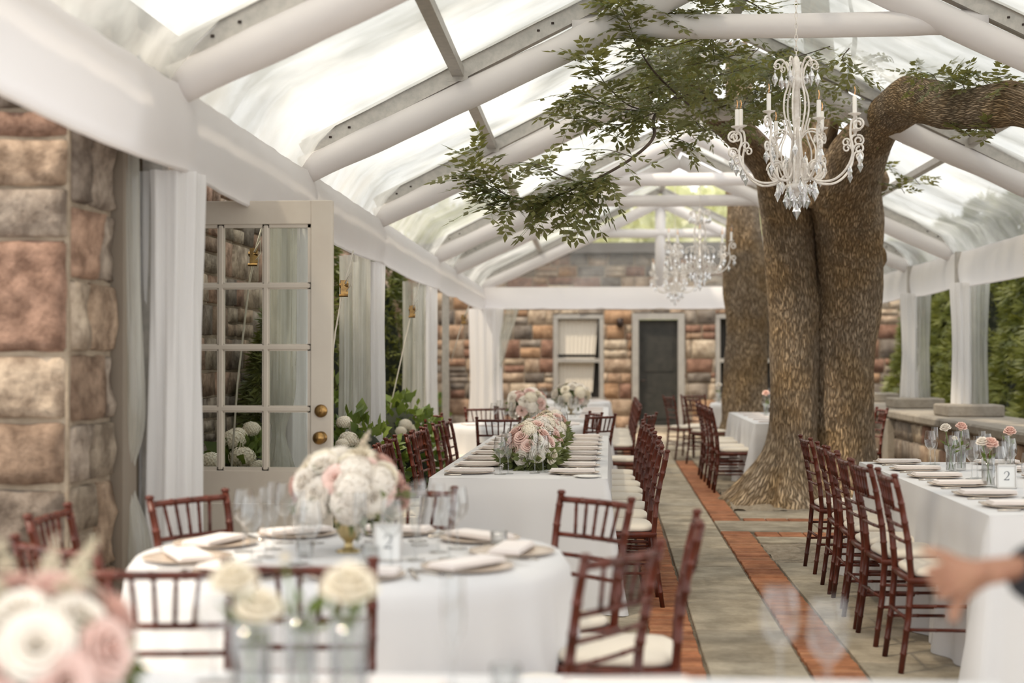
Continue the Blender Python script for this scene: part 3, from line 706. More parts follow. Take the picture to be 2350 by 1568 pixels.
limb('limb', [(1900, 330, 13.5, .07), (1945, 180, 12.8, .03), (1962, 90, 12.2, .02), (1950, 0, 11.8, .014)], tr, 12, 6, 0, 6.0)
for p in ((2012, 590, 14.45, .10), (2022, 415, 13.75, .08), (1785, 480, 14.05, .11)):
    c = at(*p[:3]); MB().grid(lambda u, v: c + Vector((cos(u * 2 * pi) * sin(v * pi) * p[3], .5 * sin(u * 2 * pi) * sin(v * pi) * p[3], cos(v * pi) * p[3] * 1.3)) * (1 + .2 * N3(u * 4, v * 4, p[0])), 20, 12).build('burl', M['bark'], tr)
t2 = thing('background_tree'); tag(t2, 'second tree trunk farther back, left of the double-trunked tree', 'tree')
limb('trunk', [(1712, 1010, 20.2, .46), (1712, 960, 20.2, .36), (1712, 850, 20.2, .31), (1713, 740, 20.2, .30), (1712, 640, 20.1, .32), (1708, 560, 20.0, .25), (1705, 480, 20.0, .225), (1702, 400, 20.0, .22), (1700, 300, 20, .2), (1690, 100, 20, .16)], t2, 64, 12, .2, 8.0, .09)
# compound leaves
def leaflet(mb, p, d, n, L, W):
    s = d.cross(n).normalized(); mb.add([p, p + d * L * .45 + s * W * .5 - n * W * .12, p + d * L - n * L * .1, p + d * L * .45 - s * W * .5 - n * W * .12], [(0, 1, 2), (0, 2, 3)])
def compound(mb, st, p, d, n, L, k=4, ll=.062):
    d = d.normalized(); n = (n - d * n.dot(d)).normalized(); s = d.cross(n); droop = random.uniform(.05, .35)
    q = [p + d * (L * t) - Vector((0, 0, 1)) * L * droop * t * t for t in (0, .25, .5, .75, 1)]
    st.tube(q, .0013, 3, False)
    for i in range(k):
        t = .25 + .7 * i / max(1, k - 1); c = p + d * (L * t) - Vector((0, 0, 1)) * L * droop * t * t
        for sg in (-1, 1):
            dd_ = (s * sg * .85 + d * .5 + n * random.uniform(-.25, .15)).normalized()
            leaflet(mb, c, dd_, (n + Vector((random.uniform(-.3, .3),) * 3)).normalized(), ll * random.uniform(.8, 1.15), ll * .50)
    leaflet(mb, q[-1], (d - Vector((0, 0, droop))).normalized(), n, ll * 1.1, ll * .45)
lv = MB(); st = MB(); tw = MB(); random.seed(11)
def spray(pts, r0=.010, dens=14, L=(.16, .26), sub=6, k=(3, 5), start=.0, spread=1.0, ll=.068, own=True):
    P = [(*at(*p), 1.0) for p in pts]; P = [Vector(q[:3]) for q in catmull(P, sub)]; m = len(P)
    if r0 > .0055 or own: MB().tube(P, [max(.0022, r0 * (1 - .8 * i / m)) for i in range(m)], 6).build('branch', M['twig'], tr)
    else: tw.tube(P, [max(.0022, r0 * (1 - .8 * i / m)) for i in range(m)], 6)
    dens *= 1.5
    tot = sum((P[i + 1] - P[i]).length for i in range(m - 1)); n_ = int(tot * dens)
    for j in range(n_):
        t = start + (1 - start) * (j + random.random()) / n_; i = min(m - 2, int(t * (m - 1))); p = P[i].lerp(P[i + 1], t * (m - 1) - i); d = (P[i + 1] - P[i]).normalized()
        a = random.uniform(0, 2 * pi); o = Vector((cos(a), sin(a), random.uniform(-.5, .35)))
        compound(lv, st, p, (o * spread + d * .7), Vector((random.uniform(-.35, .35), random.uniform(-.6, .2), 1)), random.uniform(*L), random.randint(*k), ll)
Yb = 8.9
spray([(1560, 215, 10.5), (1503, 265, 9.6), (1500, 315, 9.1), (1455, 360, 9.0), (1390, 400, Yb), (1340, 425, Yb), (1270, 450, Yb), (1190, 455, 8.8), (1130, 430, 8.8), (1085, 395, 8.8)], .013, 27, start=.42)
spray([(1340, 425, Yb), (1290, 405, Yb), (1240, 380, 8.8), (1190, 372, 8.8)], .005, 26)
spray([(1150, 440, 8.8), (1115, 400, 8.7), (1100, 360, 8.7), (1090, 345, 8.7)], .004, 22)
spray([(1270, 450, Yb), (1262, 480, 8.9), (1250, 500, 8.9)], .003, 26); spray([(1350, 420, Yb), (1346, 455, 8.9), (1335, 495, 8.9)], .003, 20)
spray([(1210, 455, 8.8), (1160, 470, 8.8), (1115, 470, 8.7)], .003, 24); spray([(1450, 360, 9.0), (1400, 345, 8.9), (1360, 345, 8.9)], .003, 20)
spray([(1580, 240, 10.5), (1510, 175, 9.5), (1465, 110, 9.2), (1445, 60, 9.0), (1418, 5, 8.9)], .009, 24, start=.1)
spray([(1520, 258, 9.8), (1450, 245, 9.3), (1400, 205, 9.1), (1370, 165, 9.0), (1340, 130, 9.0)], .006, 28)
spray([(1480, 255, 9.4), (1400, 245, 9.1), (1340, 215, 9.0), (1290, 225, 9.0)], .005, 28)
spray([(1500, 260, 9.4), (1430, 285, 9.2), (1370, 280, 9.1), (1300, 270, 9.0)], .005, 26)
spray([(1640, 140, 10), (1630, 70, 9.4), (1610, 10, 9.2), (1590, -40, 9)], .006, 20)
spray([(1700, 60, 10), (1600, 30, 9.4), (1520, 30, 9.2), (1450, 5, 9.1)], .007, 26)
spray([(1760, 30, 10), (1700, -5, 9.6), (1620, -10, 9.4)], .006, 22)
random.seed(3)
for j in range(58):      # dense sprays round the fork
    x = random.uniform(1440, 1930); y = random.uniform(95, 265) - (20 if x < 1600 else 0); Y = random.uniform(9.6, 12.8)
    dx = random.uniform(-130, 60); spray([(x + 40, y - 20, Y + .2), (x + dx * .5, y + 5, Y), (x + dx, y + random.uniform(-10, 30), Y - .25)], .005, 15, ll=.066, own=False)
for (x, y, Y) in ((1560, 290, 9.6), (1600, 280, 9.8), (1520, 300, 9.4), (1650, 300, 10), (1570, 330, 9.6), (1990, 150, 12.3), (2030, 180, 12.3), (1980, 230, 12.4), (1950, 280, 12.6), (2040, 130, 12.2), (1990, 270, 12.6), (1940, 200, 12.3),
    (2150, 172, 10.6), (2170, 178, 10.5), (2210, 170, 10.2), (2250, 190, 10.0), (2290, 180, 9.8), (2110, 160, 11.0), (2330, 200, 9.6), (2240, 165, 10.0), (2200, 190, 10.2), (2270, 292, 9.8), (2210, 300, 10.1), (2060, 430, 13.4), (2100, 410, 13.3), (2040, 380, 13.5)):
    x += random.uniform(-15, 15); spray([(x + 10, y + 14, Y), (x, y, Y), (x + random.uniform(-50, 40), y - random.uniform(-20, 22), Y - .1)], .004, 22, L=(.12, .2), k=(3, 4), ll=.07, own=False)
tag(tw.build('twigs', M['twig'], tr), None, None, None, 'stuff'); st.build('leaf_stem', M['stem'], tr); lv.build('foliage', M['leaf'], tr, smooth=False)
# canopy above the roof: scattered leaves shading the vinyl
random.seed(9); cn = MB()
for j in range(3600):
    a = random.uniform(0, 2 * pi); r_ = 5.8 * math.sqrt(random.random()); cl_ = random.choice([(2.2, 15, 7.4), (-1.0, 11.0, 8.2), (4.5, 12.5, 7.8), (1.2, 21, 8.4), (1.5, 7.0, 9.0), (-2.5, 4.0, 9)])
    p = Vector((cl_[0] + r_ * cos(a) * .8, cl_[1] + r_ * sin(a) * .8, cl_[2] + random.uniform(-.6, 1.4)))
    if N3(p.x * .8, p.y * .8, 4) < .08: continue
    d = Vector((random.uniform(-1, 1), random.uniform(-1, 1), random.uniform(-.3, .3))).normalized(); n = Vector((random.uniform(-.5, .5), random.uniform(-.5, .5), 1)); s = d.cross(n).normalized(); q = random.uniform(.10, .2)
    cn.add([p - d * q, p + s * q * .5, p + d * q, p - s * q * .5], [(0, 1, 2, 3)])
cn.build('crown', M['farleaf'], tr, smooth=False)

# foliage masses
def leafcloud(mb, c, r, n, size, shape='ell', droop=.2, asp=.45, seed=0, fan=False):
    rn = random.Random(seed)
    for _ in range(n):
        a = rn.uniform(0, 2 * pi); z = rn.uniform(-1, 1)
        if shape == 'cone':
            h = rn.random(); rr = (1 - h) ** .65 * (1 + .16 * N3(cos(a) * 2, sin(a) * 2, h * 6 + seed)); d = Vector((cos(a), sin(a), .15)); p = Vector((c[0] + r[0] * rr * cos(a), c[1] + r[1] * rr * sin(a), c[2] + r[2] * h))
        else:
            d = Vector((math.sqrt(1 - z * z) * cos(a), math.sqrt(1 - z * z) * sin(a), z)); k = (1 + .18 * N3(d.x * 2.5 + seed, d.y * 2.5, d.z * 2.5)) * rn.uniform(.86, 1.0); p = Vector((c[0] + r[0] * k * d.x, c[1] + r[1] * k * d.y, c[2] + r[2] * k * d.z))
        d = (d + Vector((rn.uniform(-.8, .8), rn.uniform(-.8, .8), rn.uniform(-.6, .6) - droop))).normalized(); n_ = Vector((rn.uniform(-1, 1), rn.uniform(-1, 1), rn.uniform(-.2, 1.2))).normalized(); s = d.cross(n_)
        if s.length < .01: continue
        s.normalize(); q = size * rn.uniform(.6, 1.4)
        if fan:
            for f in (-.5, 0, .5):
                e = (d + s * f).normalized(); t_ = e.cross(n_).normalized(); mb.add([p, p + e * q * .5 + t_ * q * .09, p + e * q, p + e * q * .5 - t_ * q * .09], [(0, 1, 2, 3)])
        else: mb.add([p, p + d * q * .5 + s * q * asp * .5, p + d * q, p + d * q * .5 - s * q * asp * .5], [(0, 1, 2, 3)])
def core(c, r, k=.86, shape='ell', seed=0):
    if shape == 'cone': return MB().grid(lambda u, v: (c[0] + r[0] * k * (1 - v) ** .65 * cos(2 * pi * u), c[1] + r[1] * k * (1 - v) ** .65 * sin(2 * pi * u), c[2] + r[2] * k * v), 20, 10, True)
    return MB().grid(lambda u, v: (c[0] + r[0] * k * cos(2 * pi * u) * sin(pi * v), c[1] + r[1] * k * sin(2 * pi * u) * sin(pi * v), c[2] + r[2] * k * cos(pi * v)), 20, 12, True)
def cedar(x, y, rx, ht, label, group, n=2600, size=.17, seed=0):
    r = thing('cedar_tree', (x, y, 0)); tag(r, label, 'tree', group)
    mb = MB(); leafcloud(mb, (0, 0, .1), (rx, rx, ht), n, size, 'cone', .35, .3, seed, True)
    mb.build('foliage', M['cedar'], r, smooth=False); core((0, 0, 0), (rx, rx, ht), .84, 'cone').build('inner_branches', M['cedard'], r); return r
HG = 'cedar hedge beyond the low wall'
k_ = 0
for (x, y, rx, ht) in ((6.3, 14.2, 1.15, 3.9), (6.6, 16.3, 1.25, 4.2), (6.2, 18.3, 1.2, 3.8), (6.5, 20.4, 1.3, 4.2), (6.3, 22.6, 1.25, 3.9), (6.4, 24.8, 1.3, 4.1), (6.2, 26.4, 1.2, 3.9), (7.8, 12.2, 1.2, 3.4)):
    cedar(x, y, rx, ht, 'green cedar in the hedge beyond the low wall, %s from camera' % (ORD[k_ + 1] if k_ < 7 else 'nearest'), HG, 3400, .19, k_); k_ += 1
cedar(-2.85, 17.6, .55, 3.0, 'slim dark cedar between the second and third left curtains', None, 2400, .12, 21)
cedar(-2.98, 14.1, .55, 3.0, 'dark evergreen just beyond the open door edge', None, 2600, .12, 22)
cedar(-2.58, 10.95, .40, 1.75, 'dark evergreen shrub seen through the middle door panes', None, 2400, .10, 23)
def shrub(name, cs, label, cat, matk='leafb', n=500, size=.12, seed=0, heads=()):
    r = thing(name, (cs[0][0], cs[0][1], 0)); tag(r, label, cat); o = Vector((cs[0][0], cs[0][1], 0)); mb = MB(); ck = MB()
    for i, c in enumerate(cs):
        cc = Vector(c[:3]) - o; leafcloud(mb, cc, c[3:6], n, size, 'ell', .1, .6, seed + i); ck.merge(core(cc, c[3:6], .8))
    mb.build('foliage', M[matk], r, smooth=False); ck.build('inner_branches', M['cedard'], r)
    for (x, y, z, rr) in heads:
        inst('flower_head', HYD, r, Matrix.Translation(Vector((x, y, z)) - o) @ Matrix.Rotation(random.uniform(0, 6), 4, 'Z') @ Matrix.Scale(rr, 4))
    return r
def hyd_mesh():
    rn = random.Random(4); mb = MB()
    for i in range(150):
        z = 1 - 1.75 * (i + .5) / 150; a = i * 2.39996; r = math.sqrt(max(0, 1 - z * z)); n = Vector((r * cos(a), r * sin(a), z)) ; p = n * rn.uniform(.92, 1.04); p.z *= .82
        t1 = n.orthogonal().normalized(); t1 = Matrix.Rotation(rn.uniform(0, 6), 3, n) @ t1; t2 = n.cross(t1)
        for k in range(4):
            e = t1 * cos(k * pi / 2) + t2 * sin(k * pi / 2); f = t1 * cos(k * pi / 2 + .8) + t2 * sin(k * pi / 2 + .8); g = t1 * cos(k * pi / 2 - .8) + t2 * sin(k * pi / 2 - .8)
            mb.add([p, p + f * .13 + n * .02, p + e * .21 + n * .05, p + g * .13 + n * .02], [(0, 3, 2, 1)])
    mb.merge(MB().lathe([(0, .72), (.45, .6), (.75, .2), (.8, -.2), (.5, -.55), (0, -.7)], 12)); return mb.mesh('flower_head', M['cream'], False)
HYD = hyd_mesh()
def A(px, py, Y): return tuple(at(px, py, Y))
hp = []
for (px, py, Y, r) in ((540, 1010, 9.9, .085), (560, 1050, 9.8, .09), (581, 985, 10.1, .065), (488, 1060, 9.6, .08), (548, 1000, 10.0, .07), (600, 1075, 9.7, .07)): p = at(px, py, Y); hp.append((p.x, p.y - .05, p.z, r))
shrub('hydrangea_bush', [(-2.60, 10.0, .42, .30, .35, .45), (-2.25, 9.7, .32, .25, .3, .38)], 'hydrangea bush with white blooms seen through the lowest door panes', 'bush', n=420, size=.13, seed=31, heads=hp)
hp = []
for (px, py, Y, r) in ((790, 970, 10.9, .06), (800, 1010, 10.8, .075), (815, 985, 11.2, .05), (785, 1020, 10.6, .05)): p = at(px, py, Y); hp.append((p.x, p.y, p.z, r))
shrub('hydrangea_bush', [(-1.98, 11.1, .45, .35, .35, .55)], 'hydrangea bush with white blooms just right of the open door edge', 'bush', n=420, size=.12, seed=35, heads=hp)
hp = []
for (px, py, Y, r) in ((930, 975, 12.8, .06), (945, 985, 12.9, .05), (920, 990, 12.6, .05)): p = at(px, py, Y); hp.append((p.x, p.y, p.z, r))
shrub('hydrangea_bush', [(-2.0, 13.2, .5, .4, .45, .62), (-2.6, 12.6, .5, .45, .5, .75)], 'bright green hydrangea bush behind the stacked left-hand chairs', 'bush', n=600, size=.12, seed=37, heads=hp)
shrub('garden_shrub', [(-3.4, 12.7, .6, .6, .6, .8), (-3.4, 15.9, .6, .6, .9, .8)], 'dark leafy garden shrubs against the left stone wall', 'bush', n=900, size=.12, seed=41)
shrub('garden_shrub', [(-2.9, 20.5, .5, .5, 1.0, .7)], 'low green shrub behind the far left curtains', 'bush', n=500, size=.12, seed=43)
for i, (x, y, z, rx, ry, rz_) in enumerate(((-3.5, 36, 2.6, 3.4, 3, 2.6), (2.5, 37, 2.9, 3.3, 3, 2.8), (8.5, 36, 2.2, 3.2, 3, 2.2))):
    r = thing('garden_tree', (x, y, 0)); tag(r, 'sunlit yellow-green tree beyond the back building, ' + ['on the left', 'in the middle behind the gable', 'on the right behind the cedars'][i], 'tree')
    mb = MB(); leafcloud(mb, (0, 0, z), (rx, ry, rz_), 2600, .5, 'ell', .2, .6, 60 + i); mb.build('foliage', M['farleaf'], r, smooth=False)
    core((0, 0, z), (rx, ry, rz_), .9).build('inner_branches', M['farleaf'], r); MB().tube([(0, 0, 0), (0, 0, 2)], .2, 10).build('trunk', M['twig'], r)

# ------------------------------------------------------------------ chairs
def rod(P, r, n=8, rings=()):
    pts = []; rs = []; P = [Vector(p) for p in P]; seg = [(P[i + 1] - P[i]).length for i in range(len(P) - 1)]; tot = sum(seg)
    ts = sorted(set([0, tot] + [sum(seg[:i]) for i in range(len(seg))] + [t for q in rings for t in (q - .006, q - .0045, q, q + .0045, q + .006)]))
    for t in ts:
        a = t
        for i, s in enumerate(seg):
            if a <= s + 1e-9 or i == len(seg) - 1: pts.append(P[i].lerp(P[i + 1], a / s)); break
            a -= s
        rr = r(t / tot) if callable(r) else r
        rs.append(rr * (1.13 if any(abs(t - q) < .0055 for q in rings) else 1))
    return MB().tube(pts, rs, n)
def make_chair():
    t = thing('chiavari_chair'); t['category'] = 'chair'; W = M['wood']
    for s in (-1, 1):
        P = [(s * .185, -.235, 0), (s * .183, -.20, .25), (s * .18, -.185, .44), (s * .183, -.198, .60), (s * .192, -.235, .80), (s * .197, -.262, .905)]
        m_ = rod(P, lambda q: .0135 + .002 * sin(q * pi), 10, [.09, .2, .31, .43, .53, .62, .70, .79, .87])
        m_.lathe([(.010, 0), (.017, .004), (.0175, .012), (.012, .018), (0, .019)], 10, (s * .197, -.263, .903)); m_.build('back_leg', W, t)
    for s in (-1, 1):
        rod([(s * .205, .215, 0), (s * .198, .205, .2), (s * .193, .195, .42)], lambda q: .012 + .004 * q, 10, [.07, .15, .24, .32]).build('front_leg', W, t)
    fr_ = MB(); z = .425
    fr_.tube([(-.19, -.185, z), (-.197, 0, z), (-.20, .17, z), (-.17, .205, z), (0, .212, z), (.17, .205, z), (.20, .17, z), (.197, 0, z), (.19, -.185, z), (0, -.188, z)], .017, 8, closed=True)
    fr_.grid(lambda u, v: ((-.19 + .38 * u), -.18 + .385 * v, .435), 1, 1); fr_.build('seat_frame', W, t)
    def cu(u, v):
        a = 2 * pi * u; c_, s_ = cos(a), sin(a); k = (abs(c_) ** 5 + abs(s_) ** 5) ** (-1 / 5)
        if v < .25: q, zz = 1.0 * v * 4 * .97, .440
        elif v < .62: f = (v - .25) / .37; q, zz = .97 + .045 * sin(f * pi), .440 + .036 * f
        else: f = (v - .62) / .38; q, zz = .97 * (1 - f), .476 + .012 * math.sqrt(max(0, 1 - (1 - f) ** 2.5)) 
        return (k * c_ * .196 * q, .012 + k * s_ * .195 * q, zz)
    MB().grid(cu, 32, 14, True).build('cushion', M['cushion'], t)
    def rail(z, r, bow, nm, rg):
        x = .18 + (z - .44) * .036; y = -.185 - max(0, z - .5) * .185
        P = [(-x + 2 * x * i / 8, y - bow * sin(pi * i / 8), z) for i in range(9)]; rod(P, r, 8, rg).build(nm, W, t)
    rail(.885, .0125, .018, 'top_rail', [.1, .19, .28]); rail(.748, .0095, .016, 'back_rail', [.1, .19, .28]); rail(.672, .0085, .012, 'back_rail', [.12, .26]); rail(.60, .0085, .010, 'back_rail', [.12, .26])
    for i in range(5):
        u = (i - 2) / 2; rod([(u * .118, -.262 - .010, .878), (u * .100, -.235 - .012, .75)], .0068, 6, [.03, .095]).build('spindle', W, t)
    for z in (.20, .31):
        rod([(-.193, .207, z + .02), (.193, .207, z + .02)], .0085, 6, [.13, .26]).build('stretcher', W, t)
        for s in (-1, 1): rod([(s * .184, -.205, z - .0), (s * .198, .205, z - .0)], .0085, 6, [.13, .27]).build('stretcher', W, t)
    rod([(-.182, -.208, .25), (.182, -.208, .25)], .0085, 6, [.13, .25]).build('stretcher', W, t)
    return t
CH = make_chair()
def chair(x, y, ang, label, group):         # x,y = middle of the back, ang = direction it faces
    a = ang - pi / 2; off = Vector((0, .245, 0)); off.rotate(Matrix.Rotation(a, 3, 'Z')); return place(CH, (x + off.x, y + off.y, .0), a, label, group)
def facing(x, y, cx, cy): return math.atan2(cy - y, cx - x)
G1 = 'chairs round the near round table'; RC = (-.91, 4.97)
for (x, y, lb, da) in ((-1.66, 5.56, 'mahogany chair before the white curtain, far left of the near round table', .12), (-.845, 5.90, 'mahogany chair half hidden behind the flowers of the near round table', 0), (-.07, 5.60, 'mahogany chair at the far right of the near round table', .14), (.28, 4.86, 'mahogany chair seen edge on, right of the near round table', .05),
    (0.025, 4.05, 'mahogany chair at the near right of the round table, back turned diagonally', .2), (-.83, 3.78, 'mahogany chair seen from behind, right one of two before the round table', 0), (-1.19, 3.67, 'mahogany chair seen from behind, left one of two before the round table', .28), (-1.62, 4.10, 'mahogany chair behind the big blurred flowers at bottom left', .1), (-1.97, 4.93, 'mahogany chair at the left frame edge against the stone pier', 0)):
    chair(x, y, facing(x, y, *RC) + da, lb, G1)
random.seed(17)
for i in range(8):
    y = 8.52 + .55 * i; chair(.305 + random.uniform(-.02, .02) - (.02 if i > 4 else 0), y + random.uniform(-.02, .02), pi + random.uniform(-.05, .05), 'mahogany chair, aisle side of the long central table, %s from camera' % ORD[i], 'aisle-side chairs of the long table')
for i in range(8):
    y = 8.55 + .55 * i; chair(-1.46 + random.uniform(-.03, .03) + (.03 * (i > 5)), y + random.uniform(-.03, .03), random.uniform(-.08, .08), 'mahogany chair, curtain side of the long central table, %s from camera' % ORD[i], 'curtain-side chairs of the long table')
for i, (x, y) in enumerate(((1.325, 6.78), (1.31, 7.38), (1.30, 7.85), (1.335, 8.48), (1.34, 8.98), (1.355, 9.80))):
    chair(x, y + .09, random.uniform(-.07, .07), 'mahogany chair, aisle side of the numbered table, %s from camera' % ORD[i], 'aisle-side chairs of the numbered table')
R2 = (-.93, 14.85)
for (x, y, lb, da) in ((-.10, 13.75, 'dark chair facing away at the near right of the middle round table', .15), (-.16, 14.55 - .2, 'dark chair turned sideways behind the near right one, middle round table', .9), (.385, 14.05, 'dark chair with bright cushion at the right of the middle round table', .25), (-1.02, 12.98, 'dark chair at the near side of the middle round table', .1), (-1.80, 14.0, 'dark chair at the left of the middle round table seen from the front', .2),
    (-1.92, 13.4, 'dark chair nearer of the two at the left of the middle round table', .3), (-1.42, 15.75, 'dark chair behind the glasses at the far left of the middle round table', 0), (-1.1, 16.0, 'reddish chair hidden behind the middle round table  flowers', 0)):
    chair(x, y, facing(x, y, *R2) + da, lb, 'chairs round the middle round table')
for i in range(7):
    chair(.33, 16.45 + .56 * i, pi + random.uniform(-.04, .04), 'mahogany chair, aisle side of the far long table, %s from camera' % ORD[i], 'aisle-side chairs of the far long table')
for i, (x, y) in enumerate(((1.115, 15.62), (1.10, 16.2), (1.09, 17.0), (1.09, 17.6))):
    chair(x, y + .08, random.uniform(-.05, .05), 'mahogany chair left of the table behind the tree, %s from camera' % ORD[i], 'chairs left of the table behind the big tree')
for (x, y, an, lb) in ((.86, 20.75, .35, 'mahogany chair turned sideways in front of the dark far door'), (1.13, 19.6, .5, 'mahogany chair with cream cushion right of the dark far door'), (1.25, 21.5, -1.2, 'mahogany chair at the far round table seen from its front'), (2.95, 15.8, pi + .1, 'mahogany chair just right of the double trunk near the low stone wall')):
    chair(x, y, an, lb, None)

# ------------------------------------------------------------------ tablecloths
ZT = .765
def rect_cloth(x0, x1, y0, y1, label, seed=0, group=None, amp=.012, hem=.0):
    cx, cy, hx, hy = (x0 + x1) / 2, (y0 + y1) / 2, (x1 - x0) / 2, (y1 - y0) / 2; per = 4 * (hx + hy); ns = int(per / .022)
    def edge(u):
        s = u * per; s %= per
        if s < 2 * hx: return Vector((-hx + s, -hy, 0)), Vector((0, -1, 0)), min(s, 2 * hx - s)
        s -= 2 * hx
        if s < 2 * hy: return Vector((hx, -hy + s, 0)), Vector((1, 0, 0)), min(s, 2 * hy - s)
        s -= 2 * hy
        if s < 2 * hx: return Vector((hx - s, hy, 0)), Vector((0, 1, 0)), min(s, 2 * hx - s)
        s -= 2 * hx; return Vector((-hx, hy - s, 0)), Vector((-1, 0, 0)), min(s, 2 * hy - s)
    mb = MB()
    def fn(u, v):
        p, n, dc = edge(u); s = u * per; h = v
        corner = math.exp(-(dc / .13) ** 2); dg = Vector((math.copysign(1, p.x), math.copysign(1, p.y), 0)) * .707
        fold = amp * 1.6 * sin(s * 9 + 3 * N3(s * .8, seed, 0)) + amp * sin(s * 23 + seed)
        out = (.012 * min(1, v * 8) + h * (fold + .02)) ; q = p + n * out + dg * corner * (.13 * h ** 1.2 + .02 * sin(dc * 60) * h)
        z = ZT - v * (ZT - .012 - hem) - .008 * min(1, v * 20)
        return q + Vector((0, 0, z))
    mb.grid(fn, ns, 16, True)
    mb.grid(lambda u, v: (-hx + 2 * hx * u, -hy + 2 * hy * v, ZT + .0008 * sin(u * 9) - (.0)), 24, 24)
    o = mb.build('tablecloth', M['linen']); o.location = (cx, cy, 0); tag(o, label, 'tablecloth', group); return o
def round_cloth(cx, cy, R, label, seed=0, group=None):
    def fn(u, v):
        a = 2 * pi * u
        if v < .3: r = R * v / .3; z = ZT
        else:
            h = (v - .3) / .7; f = max(0, sin(11 * a + seed + 1.5 * N3(cos(a), sin(a), seed))) ** 1.3; r = R * (1 + .004) + .03 * h + (.11 * f + .02 * sin(29 * a)) * h ** 1.1; z = ZT - .004 - h * (ZT - .02)
        return (r * cos(a), r * sin(a), z)
    o = MB().grid(fn, 240, 24, True).build('tablecloth', M['linen']); o.location = (cx, cy, 0); tag(o, label, 'tablecloth', group); return o
rect_cloth(-1.04, -.015, 8.14, 12.7, 'white cloth on the long central table topped with a row of rose arrangements', 1)
round_cloth(RC[0], RC[1], .762, 'white floor-length cloth on the near round table', 2)
rect_cloth(1.655, 2.72, 6.36, 9.62, 'white cloth on the right-hand table with the number stand', 3, amp=.018)
rect_cloth(-1.62, .82, 2.02, 3.08, 'white cloth on the table across the bottom edge of the photo', 4)
round_cloth(R2[0], R2[1], .762, 'white cloth on the middle round table beyond the long table', 5)
rect_cloth(-1.0, -.02, 16.2, 20.4, 'white cloth on the far long table beneath the window', 6)
rect_cloth(1.52, 2.52, 15.15, 18.4, 'white cloth on the table behind the big tree trunk', 7, amp=.02)
round_cloth(2.35, 22.3, .80, 'white cloth on the far round table near the back wall', 8)
round_cloth(-.75, 23.2, .76, 'white cloth on the farthest round table under the window', 9)
# ------------------------------------------------------------------ glassware and cutlery prototypes
def proto(name, cat): t = thing(name); t['category'] = cat; return t
def single(name, mb, material, cat, smooth=True): o = mb.build(name, M[material], None, smooth); o['category'] = cat; return o
WG = single('wine_glass', MB().lathe([(.0, .004), (.036, .001), (.036, .003), (.012, .006), (.0045, .012), (.004, .06), (.0045, .095), (.016, .105), (.033, .125), (.0385, .15), (.036, .185), (.029, .222)], 20), 'glass', 'glass')
FL = single('champagne_flute', MB().lathe([(.0, .004), (.032, .001), (.032, .003), (.010, .006), (.004, .012), (.004, .085), (.010, .098), (.020, .125), (.0235, .16), (.0225, .20), (.0205, .242)], 18), 'glass', 'glass')
def folded(w, d, h):
    mb = MB()
    for k in range(3): mb.cbox((.002 * k, 0, h * (k + .5) / 3), (w - .006 * k, d - .004 * k, h / 3 - .0006), .0018, rz=.012 * (k - 1))
    return mb
NK = single('folded_napkin', folded(.27, .115, .016), 'napkin', 'napkin', False)
CP = single('charger_plate', MB().lathe([(0, .004), (.10, .004), (.115, .008), (.152, .014), (.153, .012), (.112, .003), (0, .001)], 36), 'charger', 'plate')
BP = single('bread_plate', MB().lathe([(0, .003), (.05, .003), (.058, .006), (.080, .012), (.081, .010), (.055, .001), (0, .001)], 28), 'china', 'plate')
fk = MB().tube([(0, -.10, .004), (0, 0, .006), (0, .035, .004)], [.005, .0035, .003], 6, sx=1.5)
fk.grid(lambda u, v: ((u - .5) * .022 * (.4 + .6 * min(1, v * 2.5)), .035 + .035 * v, .004 + .004 * v * v), 4, 4)
for i in range(4): fk.tube([(-.0095 + .0063 * i, .068, .008), (-.009 + .006 * i, .098, .004)], .0016, 4)
FK = single('fork', fk, 'silver', 'fork')
kn = MB().tube([(0, -.11, .004), (0, -.01, .005)], [.006, .005], 6, sx=1.3); kn.grid(lambda u, v: (-.008 + .018 * u * (1 - .6 * v * v), -.01 + .125 * v, .004 + .002 * u), 3, 6)
KN = single('knife', kn, 'silver', 'knife')
TV = single('votive_holder', MB().lathe([(0, .002), (.026, .002), (.030, .01), (.031, .055), (.029, .055), (.028, .012), (0, .010)], 18), 'glass', 'candle holder')
def P(pr, x, y, rz, label, group, z=ZT, s=None): return place(pr, (x, y, z + .0015), rz, label, group, s)
SIDE = {0: 'left', 1: 'right'}
# long central table: rows of eight
def long_setting(x0, x1, ya, n, pitch, tname, far=False, flutes=True, sides=(0, 1), inset=.20, fluteside=None):
    for s in sides:
        for i in range(n):
            y = ya + pitch * i + random.uniform(-.012, .012); x = (x0 + inset) if s == 0 else (x1 - inset); sg = 1 if s == 0 else -1
            w_ = '%s side of the %s, %s place' % (SIDE[s], tname, ORD[i])
            if not far: P(CP, x, y, 0, 'beige charger plate on the ' + w_, 'charger plates on the ' + tname)
            P(NK, x + .01 * sg, y, random.uniform(-.05, .05), 'folded blush-white napkin on the ' + w_, 'napkins on the ' + tname, ZT + (.0145 if not far else 0))
            if not far:
                a = -pi / 2 if sg > 0 else pi / 2
                P(FK, x - .02 * sg, y + .185 * sg, a, 'silver fork on the ' + w_, 'forks on the ' + tname); P(KN, x - .02 * sg, y - .185 * sg, a, 'silver knife on the ' + w_, 'knives on the ' + tname)
            P(WG, x + .19 * sg, y - .10 * sg + random.uniform(-.02, .02), 0, 'clear wine glass on the ' + w_, 'wine glasses on the ' + tname)
            if flutes: P(FL, x + .235 * sg, y - .02 * sg + random.uniform(-.02, .02), 0, 'tall champagne flute on the ' + w_, 'flutes on the ' + tname)
random.seed(23)
long_setting(-1.04, -.015, 8.48, 8, .55, 'long central table')
P(BP, -.13, 8.22, 0, 'small white bread plate at the near right corner of the long central table', None)
